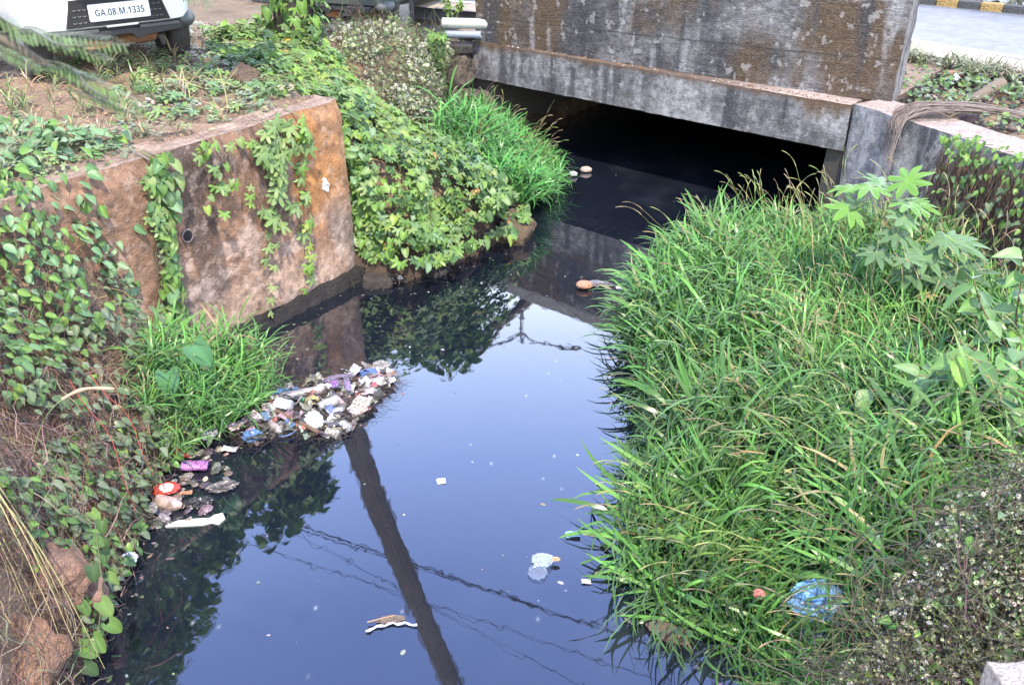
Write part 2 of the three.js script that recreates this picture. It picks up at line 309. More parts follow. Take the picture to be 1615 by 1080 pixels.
{
  const f = roughen(boxAt(-0.06, 4.74, 0.8, 1.25, -0.36, 0, 110, 12, 8), 0.006, 5, 3);
  part('fascia_beam', f, six(M.fascia, M.ledge), bridge);
  const g = boxAt(0, 5.02, 1.252, 2.2, -0.29, 0, 120, 26, 6), p = g.attributes.position;
  for (let k = 0; k < p.count; k++) { const t = (p.getY(k) - 1.252) / 0.948; p.setY(k, 1.252 + t * (0.82 + 0.064 * p.getX(k))); }
  roughen(g, 0.012, 5.5, 8);
  const par = part('parapet', g, [M.wing, M.wing, M.ledge, M.parapet, M.parapet, M.parapet], bridge); par.rotation.y = 0.056; par.position.z = -0.008;
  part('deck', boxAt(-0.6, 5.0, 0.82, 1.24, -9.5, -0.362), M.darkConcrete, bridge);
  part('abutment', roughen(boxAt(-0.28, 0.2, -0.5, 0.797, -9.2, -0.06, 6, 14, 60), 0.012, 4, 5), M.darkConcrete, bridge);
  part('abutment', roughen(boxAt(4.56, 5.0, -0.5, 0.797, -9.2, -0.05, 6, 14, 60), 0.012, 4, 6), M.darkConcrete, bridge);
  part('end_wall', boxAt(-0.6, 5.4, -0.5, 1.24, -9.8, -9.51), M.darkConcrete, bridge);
  part('verge_soil', roughen(boxAt(-0.6, 5.0, 1.2, 1.275, -2.6, -0.3, 60, 2, 30), 0.012, 3, 9), std([0.2, 0.14, 0.1], 0.95, { bumpMap: gritBump, bumpScale: 0.03 }), bridge);
  const mb = new MB(), r = mulberry(5); // grit and leaf mould that lies along the ledge
  for (let k = 0; k < 420; k++) { const x = 4.7 * r(), z = -0.02 - 0.05 * r() * (1 + x / 3), s = 0.006 + 0.016 * r() * r(), c = r() > 0.9 ? [0.45, 0.42, 0.4] : mul([0.14, 0.08, 0.045], 0.6 + 0.9 * r()); const a = mb.v(x - s, 1.25, z - s, c), b = mb.v(x + s, 1.25, z - s * 0.4, c), e = mb.v(x, 1.25, z + s, c), t = mb.v(x, 1.25 + s * 0.9, z, c); mb.i.push(a, t, b, b, t, e, e, t, a); }
  const gr = part('ledge_grit', mb.geo(), std([1, 1, 1], 0.95, { vertexColors: true }), bridge); gr.userData.kind = 'stuff';
}
// right wing wall, bent in three
{
  const wingTop = M.ledge.clone(); wingTop.map = colorTex(512, 128, (u, v) => mul(mixc([0.26, 0.19, 0.155], [0.46, 0.39, 0.35], fbm(u * 22, v * 5, 11, 4)), 0.6 + 0.7 * fbm(u * 90, v * 20, 8, 2)));
  const wing = thing('wing_wall', 'dark grey concrete wing wall right of the bridge opening with a pale dusty top', 'wall');
  for (let k = 0; k < 3; k++) {
    const a = RW[k], b = k === 2 ? [4.33, 1.2] : RW[k + 1], L = Math.hypot(b[0] - a[0], b[1] - a[1]);
    const g = roughen(boxAt(k ? 0.004 : 0, L, -0.4, 1.27 - 0.004 * k, -0.42, 0, Math.round(L * 22), 24, 8), 0.008, 4, 20 + k);
    const w = part('wall_segment', g, six(M.wing, wingTop), wing); w.position.copy(V(a[0], 0, a[1])); w.rotation.y = Math.atan2(-(-(b[1] - a[1])), b[0] - a[0]);
  }
}
// left retaining wall
const lwTex = colorTex(1280, 640, (u, v) => { // u runs from the near end to the corner, v up
  const X = u * 4.2, Y = v * 2.0, grit = fbm(X * 24, Y * 24, 201, 3);
  let c = mixc([0.18, 0.1, 0.064], [0.28, 0.16, 0.1], fbm(X * 1.6, Y * 1.6, 202, 4));
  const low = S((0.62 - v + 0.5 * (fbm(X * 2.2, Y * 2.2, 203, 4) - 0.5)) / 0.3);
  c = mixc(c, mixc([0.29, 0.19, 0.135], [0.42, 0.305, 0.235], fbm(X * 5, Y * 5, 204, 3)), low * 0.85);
  const gray = S((fbm(X * 2.6 + 7, Y * 2.2, 205, 4) - 0.53) / 0.1); c = mixc(c, [0.12, 0.1, 0.095], gray * 0.5);
  const peel = S((fbm(X * 5.2, Y * 5.2 + 4, 206, 5) - 0.61) / 0.05); c = mixc(c, [0.45, 0.35, 0.3], peel * 0.45 * S((0.85 - v) / 0.3));
  const dark = S((fbm(X * 6, Y * 0.7, 207, 4) - 0.58) / 0.1); c = mixc(c, [0.05, 0.034, 0.028], dark * 0.75 * S((v - 0.3) / 0.4));
  const rust = S((u - 0.84 - 0.05 * (fbm(3, Y * 4, 208, 3) - 0.5)) / 0.03) * S((v - 0.4) / 0.35); c = mixc(c, mixc([0.5, 0.2, 0.03], [0.24, 0.13, 0.07], fbm(X * 5, Y * 2, 209, 4)), rust * 0.85);
  const edge = S((u - 0.9 + 0.1 * (fbm(X * 4, Y * 3, 212, 4) - 0.5)) / 0.06) * S((fbm(X * 5, Y * 1.6, 213, 4) - 0.35) / 0.2); c = mixc(c, mixc([0.1, 0.085, 0.08], [0.34, 0.28, 0.24], fbm(X * 16, Y * 5, 214, 3)), edge * lerp(0.65, 0.2, S((v - 0.45) / 0.25)));
  const sp = S((fbm(X * 19, Y * 17, 215, 3) - 0.62) / 0.08); c = mixc(c, [0.46, 0.36, 0.3], sp * 0.28); const hol = S((fbm(X * 13 + 3, Y * 15, 216, 3) - 0.64) / 0.06); c = mixc(c, [0.06, 0.045, 0.038], hol * 0.35);
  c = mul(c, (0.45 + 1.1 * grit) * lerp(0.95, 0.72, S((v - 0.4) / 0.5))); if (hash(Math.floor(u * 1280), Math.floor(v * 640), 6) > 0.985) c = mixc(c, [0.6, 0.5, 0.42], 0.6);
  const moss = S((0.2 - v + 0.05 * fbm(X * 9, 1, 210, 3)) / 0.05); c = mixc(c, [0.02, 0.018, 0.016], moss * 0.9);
  return c;
});
const peelBump = grayTex(1280, 640, (u, v) => { const X = u * 4.2, Y = v * 2; return 0.42 * fbm(X * 42, Y * 42, 231, 3) + 0.3 * hash(Math.floor(u * 640), Math.floor(v * 320), 3) + 0.2 * (1 - S((fbm(X * 5.2, Y * 5.2 + 4, 206, 5) - 0.61) / 0.05)) + 0.2 * fbm(X * 12, Y * 9, 233, 3); });
const retaining = thing('retaining_wall', 'orange brown plastered retaining wall on the left bank, peeling and hung with creepers', 'wall', V(WC[0] + WE[0] * 4.2, 0, WC[1] + WE[1] * 4.2));
retaining.rotation.y = Math.atan2(-0.0 + 0.818, 0.576);
{
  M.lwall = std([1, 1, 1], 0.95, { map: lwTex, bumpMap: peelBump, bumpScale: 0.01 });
  M.lwallTop = std([1, 1, 1], 0.95, { map: colorTex(512, 64, (u, v) => mul(mixc([0.2, 0.12, 0.08], [0.45, 0.34, 0.27], fbm(u * 30, v * 4, 241, 4)), 0.6 + 0.8 * fbm(u * 120, v * 12, 242, 2))), bumpMap: gritBump, bumpScale: 0.02 });
  const endTex = colorTex(256, 512, (u, v) => { const g = fbm(u * 14, v * 40, 251, 3); let c = mixc([0.3, 0.15, 0.05], [0.13, 0.11, 0.1], S((fbm(u * 5, v * 3, 252, 4) - 0.35) / 0.2)); const w = S((fbm(u * 9, v * 2.5, 253, 4) - 0.56) / 0.1); c = mixc(c, [0.48, 0.42, 0.38], w * 0.7); return mul(c, 0.5 + g); });
  M.lwallEnd = std([1, 1, 1], 0.95, { map: endTex, bumpMap: gritBump, bumpScale: 0.03 });
  const g = roughen(boxAt(0, 4.29, -0.4, 1.6, -0.34, 0, 130, 62, 10), 0.014, 3.1, 31), p = g.attributes.position;
  for (let k = 0; k < p.count; k++) { const y = p.getY(k), x = p.getX(k), z = p.getZ(k); if (y > 1.45 && z > -0.1) p.setZ(k, z - 0.05 * S((y - 1.48) / 0.12)); if (x > 4.2 && z > -0.12) p.setZ(k, p.getZ(k) - 0.04 * S((x - 4.2) / 0.11)); }
  g.computeVertexNormals();
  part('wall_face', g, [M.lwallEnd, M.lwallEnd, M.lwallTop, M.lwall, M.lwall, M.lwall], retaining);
  const foot = roughen(boxAt(1.2, 4.32, -0.4, 0.12, -0.1, 0.07, 90, 8, 5), 0.022, 7, 37);
  part('footing', foot, std([0.028, 0.024, 0.022], 0.75, { bumpMap: gritBump, bumpScale: 0.03 }), retaining);
  const hole = new THREE.CylinderGeometry(0.045, 0.045, 0.03, 18).rotateX(Math.PI / 2); // weep pipe
  const ring = new THREE.TorusGeometry(0.045, 0.008, 6, 20);
  const h = part('weep_pipe', ring, std([0.17, 0.13, 0.12], 0.9), retaining); h.position.set(2.62, 0.99, 0.012);
  const hh = part('pipe_mouth', hole, std([0.012, 0.01, 0.01], 1), h); hh.position.z = -0.01;
  const rag = roughen(new THREE.IcosahedronGeometry(0.04, 3).scale(0.8, 1.5, 0.4), 0.02, 30, 2);
  solo('white_rag', rag, std([0.62, 0.6, 0.58], 0.9), 'small white crumpled rag stuck to the orange wall near its right end', 'rag', V(-1.43 - 0.576 * 0.22 + 0.016, 0.97, 7.2 - 0.818 * 0.22 - 0.012));
}
// corner of the near parapet, at the lower right
{
  const t = colorTex(256, 256, (u, v) => mul(mixc([0.2, 0.17, 0.155], [0.36, 0.32, 0.29], fbm(u * 12, v * 12, 261, 4)), fbm(u * 30, v * 30, 262, 3) > 0.62 ? 0.45 : 1));
  const g = roughen(boxAt(0, 1.6, -2.4, 0, 0, 0.9, 40, 30, 24), 0.018, 5, 41);
  const o = solo('concrete_block', g, cm(t, 0.02), 'pale speckled corner of a concrete parapet at the lower right edge', 'parapet', V(1.03, 1.93, 1.33)); o.rotation.y = 0.12;
}

// ------------------------------------------------------------------ leaves
function leafGeo({ w = 0.32, heart = 0, fold = 0.18, droop = 0.25, tipAt = 0.75, wave = 0, seed = 1 }) { // unit length, base at the origin, tip along +z
  const rows = [0, 0.07, 0.2, 0.38, 0.58, 0.78, 0.92, 1], cols = [-1, -0.5, 0, 0.5, 1], mb = new MB();
  for (const s of rows) for (const c of cols) {
    const ww = w * (heart ? Math.pow(1 - s, 0.62) * (0.62 + 1.0 * Math.pow(s, 0.35)) * 1.05 : Math.pow(Math.sin(Math.PI * Math.pow(s, tipAt)), 0.85));
    const back = heart * Math.pow(Math.abs(c), 1.3) * Math.pow(1 - s, 3), a = Math.abs(c);
    const x = c * ww, z = s - back, y = fold * a * ww * 1.2 - droop * s * s + wave * Math.sin(s * 9 + c * 2 + seed) * a * 0.06;
    const k = a === 0 ? 1.25 : a === 0.5 ? 1.0 : 0.92; mb.v(x, y, z, [k, k, k * 0.95]);
  }
  for (let r = 0; r < rows.length - 1; r++) for (let c = 0; c < 4; c++) { const a = r * 5 + c; mb.i.push(a, a + 5, a + 6, a, a + 6, a + 1); }
  return mb.geo();
}
function palmateGeo({ lobes = 5, spread = 2.1, sharp = 0.34, inner = 0.42, n = 27, droop = 0.2, cone = 0.1, seed = 1 }) { // fan of pointed lobes round the stalk, middle lobe along +z
  const mb = new MB(), r = mulberry(seed), c0 = mb.v(0, 0, 0, [1.2, 1.2, 1.1]); let pa, pb;
  const at = (q) => { let m = 0; for (let k = 0; k < lobes; k++) { const a = lerp(-spread, spread, lobes === 1 ? 0.5 : k / (lobes - 1)), len = 1 - 0.3 * Math.abs(a / spread); m = Math.max(m, len * Math.max(0, 1 - Math.abs(q - a) / sharp)); } return inner + (1 - inner) * Math.pow(m, 0.75); };
  for (let k = 0; k < n; k++) {
    const q = lerp(-spread - 0.35, spread + 0.35, k / (n - 1)), rr = at(q) * (0.96 + 0.08 * r());
    const P = (f, col) => mb.v(Math.sin(q) * rr * f, cone * f * rr - droop * (f * rr) ** 2 + 0.03 * Math.sin(q * lobes * 1.3), Math.cos(q) * rr * f, col);
    const lob = (at(q) - inner) / (1 - inner), a = P(0.5, [1, 1, 1]), b = P(1, [0.9 + 0.2 * lob, 0.9 + 0.2 * lob, 0.85]);
    if (k) mb.i.push(c0, pa, a, pa, pb, b, pa, b, a); pa = a; pb = b;
  }
  return mb.geo();
}
const LEAF = {
  heart: [0, 1, 2].map((k) => leafGeo({ w: 0.42, heart: 0.24, fold: 0.2 + 0.1 * k, droop: 0.15 + 0.15 * k, wave: 0.6, seed: k })),
  ovate: [0, 1, 2].map((k) => leafGeo({ w: 0.3, fold: 0.25 + 0.12 * k, droop: 0.15 + 0.16 * k, tipAt: 0.7, wave: 0.5, seed: k })),
  broad: [0, 1].map((k) => leafGeo({ w: 0.22, fold: 0.2 + 0.15 * k, droop: 0.2 + 0.2 * k, tipAt: 0.95, wave: 0.8, seed: k })),
  star: [0, 1, 2].map((k) => palmateGeo({ lobes: 5, spread: 1.9, sharp: 0.4, inner: 0.38, droop: 0.2 + 0.15 * k, seed: k })),
  castor: [0, 1].map((k) => palmateGeo({ lobes: 8, spread: 2.65, sharp: 0.34, inner: 0.42, n: 49, droop: 0.22 + 0.12 * k, cone: 0.12, seed: k + 5 })),
};
const leafMat = (c, o = {}) => phys(c, 1, { vertexColors: true, transmission: 0.28, thickness: 0, clearcoat: 0.5, clearcoatRoughness: 0.38, ior: 1.4, ...o });
const leafWhite = leafMat([1, 1, 1]);
const matCache = new Map();
const palMat = (c) => { const k = c.join(); if (!matCache.has(k)) matCache.set(k, leafMat(c)); return matCache.get(k); };
const EYE = V3(0, 3.5, 0), toView = new THREE.Matrix4(); camera.updateMatrixWorld(); toView.copy(camera.matrixWorld).invert();
function inFrame(p, pad = 1.02) { const q = p.clone().applyMatrix4(toView); if (q.z > -0.1) return 0; const ty = Math.tan(21.1 * Math.PI / 180) * pad; return Math.abs(q.y / q.z) < ty && Math.abs(q.x / q.z) < ty * 1.497 ? -1 / q.z : 0; }
// the leaves that show largest become parts, the rest one mass
function foliage(root, leaves, most = 300) {
  leaves.forEach((l) => (l.show = inFrame(l.p) * l.s * (0.4 + Math.abs(l.n.clone().normalize().dot(EYE.clone().sub(l.p).normalize())))));
  leaves.sort((a, b) => b.show - a.show);
  const rest = {};
  leaves.forEach((l, k) => {
    const geo = LEAF[l.type][l.v % LEAF[l.type].length], m = basis(l.p, l.n, l.dir, l.s);
    if (k < most && l.show > 0) { const o = part('leaf', geo, palMat(l.c), root); m.decompose(o.position, o.quaternion, o.scale); if (k) o.name = 'leaf_' + String(k).padStart(3, '0'); }
    else (rest[l.type + '|' + (l.v % LEAF[l.type].length)] ??= []).push({ m, c: lin(...l.c) });
  });
  const lots = Object.entries(rest); if (!lots.length) return;
  for (const [key, items] of lots) { const [type, v] = key.split('|'); const o = instances('leaf_mass', LEAF[type][v], leafWhite, items, root); o.userData.kind = 'stuff'; }
}
const jit = (c, a) => c.map((v) => v * (1 + R(-a, a)));
const pick = (list) => list[Math.floor(rnd() * list.length)];
const PAL = {
  fresh: [[0.085, 0.18, 0.028], [0.11, 0.22, 0.036], [0.06, 0.135, 0.025], [0.14, 0.24, 0.04], [0.042, 0.1, 0.022]],
  dusty: [[0.09, 0.13, 0.06], [0.12, 0.165, 0.085], [0.07, 0.115, 0.045], [0.15, 0.185, 0.11], [0.075, 0.15, 0.04]],
  pale: [[0.14, 0.22, 0.065], [0.16, 0.24, 0.085], [0.11, 0.19, 0.055], [0.17, 0.23, 0.07]],
  lime: [[0.15, 0.27, 0.035], [0.13, 0.25, 0.035], [0.19, 0.27, 0.04], [0.11, 0.22, 0.035]],
  blue: [[0.1, 0.2, 0.085], [0.13, 0.235, 0.11], [0.08, 0.17, 0.06], [0.16, 0.25, 0.13]],
  yellow: [[0.42, 0.28, 0.04], [0.36, 0.22, 0.05]],
  brown: [[0.16, 0.1, 0.06], [0.2, 0.14, 0.1], [0.12, 0.085, 0.06]],
};
function groundLeaf(x, d, lift, size, type, c, tilt = 0.55) { // a leaf held over the ground at x, d
  const n = Gn(x, d), p = V(x, G(x, d), d).addScaledVector(n, lift), down = V3(n.x, 0, n.z); if (down.lengthSq() < 0.01) down.set(R(-1, 1), 0, R(-1, 1)); down.normalize();
  const up = n.clone().multiplyScalar(0.75).add(V3(0, 0.55, 0)).add(rdir().multiplyScalar(tilt)).add(EYE.clone().sub(p).normalize().multiplyScalar(0.25));
  const dir = down.clone().add(V3(0, -0.35, 0)).add(rdir().multiplyScalar(0.8));
  return { p, n: up, dir, s: size, type, v: Math.floor(rnd() * 9), c };
}
function scatter(P, count, fn, steep = 3.5) { // places in a polygon, more of them where the ground is steep
  const out = []; let guard = 0;
  while (out.length < count && guard++ < count * 60) { const [x, d] = randomIn(P); if (G(x, d) < 0.03) continue; const n = Gn(x, d); if (rnd() * steep > 1 / Math.max(0.25, n.y)) continue; const q = fn(x, d, n); if (q) out.push(q); }
  return out;
}
function runner(mb, x, d, len, r, col, lift = 0.03, dir0 = null) { // a creeping stem that follows the ground
  const pts = []; let a = dir0 ?? R(0, 6.28);
  for (let k = 0; k * 0.06 < len; k++) { pts.push(V(x, G(x, d) + lift + 0.02 * Math.sin(k), d)); a += R(-0.45, 0.45); x += Math.cos(a) * 0.06; d += Math.sin(a) * 0.06; }
  if (pts.length > 2) mb.tube(pts, r, r * 0.5, col, 3);
}
const stemMat = std([1, 1, 1], 0.9, { vertexColors: true });

// ---- the mound of creepers at the left, in front of the wall
{
  const root = thing('creeper', 'dusty creeper with broad oval leaves covering the near left bank below the wall end', 'creeper'), L = [];
  const P = [[-2.15, 4.45], [-2.0, 4.85], [-2.1, 5.15], [-2.5, 5.3], [-2.95, 5.35], [-3.6, 5.0], [-4.2, 4.5], [-3.9, 3.9], [-3.3, 3.75], [-2.8, 3.8], [-2.4, 4.1]];
  L.push(...scatter(P, 1600, (x, d, n) => {
    const h = G(x, d), dens = h > 0.75 ? 1 : 0.34; if (rnd() > dens) return null;
    const c = h > 0.9 ? (rnd() < 0.6 ? pick(PAL.fresh) : pick(PAL.blue)) : rnd() < 0.2 ? pick(PAL.fresh) : pick(PAL.dusty);
    return groundLeaf(x, d, 0.03 + 0.22 * rnd() * fbm(x * 3, d * 3, 5, 2) * 1.6, R(0.042, 0.09), 'ovate', c);
  }));
  // a fall of small leaves down the bank to the water
  const Q = [[-2.1, 2.7], [-2.08, 3.4], [-2.12, 4.0], [-2.2, 4.5], [-2.45, 4.3], [-2.55, 3.8], [-2.4, 3.3], [-2.35, 2.8]];
  L.push(...scatter(Q, 520, (x, d) => { if (fbm(x * 2.5, d * 2.5, 12, 3) < (d < 3.6 ? 0.56 : 0.42)) return null; return groundLeaf(x, d, R(0.02, 0.1), R(0.035, 0.07), rnd() < 0.3 ? 'heart' : 'ovate', rnd() < 0.35 ? pick(PAL.fresh) : pick(PAL.dusty)); }));
  const mb = new MB(); for (let k = 0; k < 70; k++) { const [x, d] = randomIn(k < 45 ? P : Q); runner(mb, x, d, R(0.4, 1.1), 0.0035, jit([0.13, 0.1, 0.06], 0.3), 0.05); }
  part('stem', mb.geo(), stemMat, root); foliage(root, L);
}
// ---- leaf plants on top of the left bank behind the wall
{
  const root = thing('bean_creeper', 'blue green creeper with pointed leaves sprawling over the wall top at the left edge', 'creeper'), L = [];
  const P = [[-2.85, 5.3], [-2.52, 5.8], [-2.75, 6.15], [-3.2, 6.35], [-3.9, 6.4], [-4.6, 5.9], [-4.1, 4.9], [-3.2, 4.85]];
  L.push(...scatter(P, 430, (x, d) => { const m = fbm(x * 2.2 + 4, d * 2.2, 15, 3); if (m < 0.4 || (wallQ(x, d) > -0.12)) return null; return groundLeaf(x, d, R(0.05, 0.24) * m * 1.5, R(0.07, 0.12), 'ovate', rnd() < 0.75 ? pick(PAL.blue) : pick(PAL.fresh), 0.7); }));
  const mb = new MB(); for (let k = 0; k < 60; k++) { const [x, d] = randomIn(P); runner(mb, x, d, R(0.3, 0.9), 0.003, [0.12, 0.13, 0.06], 0.06); }
  part('stem', mb.geo(), stemMat, root); foliage(root, L);
}
// ---- the vine covered ridge beyond the wall
{
  const root = thing('ridge_vine', 'dense bright green vine covering the ridge between the wall and the bridge', 'vine'), L = [];
  const P = [[-1.5, 7.32], [-0.95, 7.22], [-0.5, 7.62], [-0.15, 8.1], [0.02, 8.45], [-0.1, 8.62], [-0.45, 8.72], [-0.9, 9.0], [-1.45, 9.4], [-2.0, 9.6], [-2.7, 9.9], [-3.1, 9.3], [-2.75, 8.5], [-2.2, 7.9], [-1.9, 7.3], [-1.7, 7.15]];
  L.push(...scatter(P, 5200, (x, d, n) => {
    if (wallS(x, d) > -0.14 && wallQ(x, d) > -0.5) return null;
    const h = G(x, d), lump = fbm(x * 2.6, d * 2.6, 55, 3); if (h < 0.1 && rnd() < 0.5) return null; 
    const t = rnd(), crest = d > 8.35; let c = pick(PAL.fresh); if (t < (crest ? 0.4 : 0.1)) c = pick(PAL.lime); else if (t < (crest ? 0.6 : 0.36)) c = pick(PAL.pale); else if (t < (crest ? 0.62 : 0.45)) c = pick(PAL.blue); else if (t > 0.995) c = pick(PAL.yellow);
    return groundLeaf(x, d, 0.03 + 0.62 * lerp(1, 0.3, S((d - 7.9) / 0.6)) * S((lump - 0.28) / 0.5) * (0.25 + 0.75 * rnd()) * S((-wallS(x, d) - 0.1) / 0.3), R(0.04, 0.09), rnd() < 0.55 ? 'star' : 'heart', c, 0.6);
  }));
  const mb = new MB(); for (let k = 0; k < 160; k++) { const [x, d] = randomIn(P); runner(mb, x, d, R(0.3, 1.2), 0.003, jit([0.12, 0.11, 0.05], 0.3), R(0.03, 0.2)); }
  part('stem', mb.geo(), stemMat, root); foliage(root, L);
}
// ---- creepers that hang on the wall face
function hanger(label, s0, h0, s1, h1, count, wide, types, pal, size, most = 300) {
  const root = thing('hanging_creeper', label, 'creeper'), L = [], mb = new MB(), N = V3(WN[0], 0, -WN[1]), at = (s, h, o) => V(WC[0] + WE[0] * s + WN[0] * o, h, WC[1] + WE[1] * s + WN[1] * o);
  for (let k = 0; k < Math.max(2, Math.round(count / 22)); k++) {
    const pts = [], e = R(-wide, wide), n = 14, end = R(0.55, 1); pts.push(at(s0 + e * 0.5, h0 + 0.02, -0.15));
    for (let j = 0; j < n * end; j++) { const t = j / n; pts.push(at(lerp(s0, s1, t) + e * (0.6 + t) + 0.02 * Math.sin(j * 1.7 + k), lerp(h0, h1, t), 0.02 + 0.012 * Math.sin(j * 2 + k) + 0.01)); }
    mb.tube(pts, 0.0035, 0.0018, jit([0.16, 0.13, 0.08], 0.3), 4);
  }
  for (let k = 0; k < count; k++) {
    const t = Math.pow(rnd(), 1.15), p = at(lerp(s0, s1, t) + R(-wide, wide) * (0.7 + 0.5 * Math.sin(t * 9)), lerp(h0, h1, t) + R(-0.04, 0.04), R(0.025, 0.1));
    L.push({ p, n: N.clone().add(V3(0, 0.55, 0)).add(rdir().multiplyScalar(0.5)), dir: V3(0, -1, 0).add(rdir().multiplyScalar(0.5)), s: R(size[0], size[1]), type: pick(types), v: Math.floor(rnd() * 9), c: pick(pal) });
  }
  part('stem', mb.geo(), stemMat, root); foliage(root, L, most);
}
hanger('thick green creeper hanging down the middle of the orange wall to the grass', 1.72, 1.6, 1.86, 0.25, 170, 0.1, ['heart', 'ovate', 'heart', 'star'], [...PAL.fresh, ...PAL.blue, ...PAL.pale], [0.06, 0.1]);
hanger('pale star leaved creeper draped over the wall near its right end', 0.72, 1.62, 0.78, 0.85, 62, 0.15, ['star'], PAL.pale, [0.075, 0.115]);
hanger('narrow strand of yellow green star leaves beside the pale draped creeper', 0.42, 1.6, 0.56, 0.16, 26, 0.04, ['star'], [...PAL.pale, ...PAL.lime], [0.06, 0.095]);
hanger('sparse row of small star leaves low on the wall below the pale creeper', 0.9, 0.8, 0.98, 0.12, 9, 0.05, ['star'], PAL.pale, [0.05, 0.08]);
hanger('small yellowish trailing creeper at the wall top, left of the star leaves', 1.2, 1.62, 1.25, 1.1, 34, 0.22, ['heart', 'star'], [...PAL.pale, ...PAL.lime], [0.045, 0.075]);

// ------------------------------------------------------------------ grass
function tuftGeo(seed, { h = 0.42, leaves = 7, len = 0.3, w = 0.008, lean = 0.25, low = 0.15 }) { // one leafy stem
  const r = mulberry(seed), mb = new MB(), Q = (a, b) => a + (b - a) * r(), pts = [];
  for (let k = 0; k <= 4; k++) { const t = k / 4; pts.push(V3(0.03 * Math.sin(t * 5 + seed), h * t * (1 - 0.2 * t), lean * h * t * t)); }
  mb.tube(pts, 0.0028, 0.0012, [0.9, 1.05, 0.7], 3);
  let az = Q(0, 6.28);
  for (let k = 0; k < leaves; k++) {
    const t = lerp(low, 1, (k + 0.5) / leaves), b = pts[0].clone().lerp(pts[4], t).setY(h * t * (1 - 0.2 * t)), L = len * Q(0.65, 1.15); az += 2.4 + Q(-0.5, 0.5);
    let el = Q(0.8, 1.35); const bend = Q(0.18, 0.48), P = [], W = [], C = [], n = 5, ax = V3(Math.sin(az), 0, Math.cos(az)), p = b.clone(), g = Q(0.6, 1.45), yl = Q(0, 1) > 0.95;
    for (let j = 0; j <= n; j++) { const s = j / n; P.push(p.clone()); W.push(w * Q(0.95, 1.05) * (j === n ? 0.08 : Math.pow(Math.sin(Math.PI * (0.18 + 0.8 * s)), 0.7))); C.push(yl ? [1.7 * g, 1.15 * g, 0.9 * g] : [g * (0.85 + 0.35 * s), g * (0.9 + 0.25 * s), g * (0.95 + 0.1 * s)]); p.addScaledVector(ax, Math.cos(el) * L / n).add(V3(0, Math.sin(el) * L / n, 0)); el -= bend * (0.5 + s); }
    const tw = Q(-0.5, 0.5); mb.strip(P, V3(Math.cos(az), tw * 0.6, -Math.sin(az)), W, C);
  }
  return mb.geo();
}
function seedGeo(seed, h, spike) { // a bare stalk with a bent, bristly spike
  const r = mulberry(seed), mb = new MB(), pts = [], a = []; let p = V3(0, 0, 0), el = 1.5 - 0.1 * r(); const curl = 0.04 + 0.1 * r();
  for (let k = 0; k < 16; k++) { (k < 8 ? pts : a).push(p.clone()); if (k === 7) a.push(p.clone()); const L = k < 7 ? h / 7 : spike / 8; p = p.clone().add(V3(0, Math.sin(el) * L, Math.cos(el) * L)); el -= k < 7 ? 0.03 : 0.06 + curl; }
  mb.tube(pts, 0.0014, 0.0011, [0.75, 0.95, 0.45], 3); mb.tube(a, (t) => 0.0027 * (0.75 + 0.35 * Math.sin(t * 60)) * (t > 0.95 ? 0.4 : 1), 0, (t) => [1.2, 1.2, 1.0].map((v) => v * (0.85 + 0.3 * Math.sin(t * 47))), 5);
  return mb.geo();
}
const grassMat = phys([1, 1, 1], 1, { vertexColors: true, transmission: 0.22, thickness: 0, clearcoat: 0.55, clearcoatRoughness: 0.3, ior: 1.4 });
const seedMat = std([1, 1, 1], 0.9, { vertexColors: true });
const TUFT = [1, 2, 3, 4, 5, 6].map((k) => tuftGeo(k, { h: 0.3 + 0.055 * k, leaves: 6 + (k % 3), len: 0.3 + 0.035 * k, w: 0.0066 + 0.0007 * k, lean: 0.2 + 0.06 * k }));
const LOW = [11, 12, 13].map((k) => tuftGeo(k, { h: 0.16, leaves: 9, len: 0.24, w: 0.006, lean: 0.4, low: 0.02 }));
const SEED = [1, 2, 3, 4].map((k) => seedGeo(k, 0.34 + 0.06 * k, 0.12 + 0.015 * k));
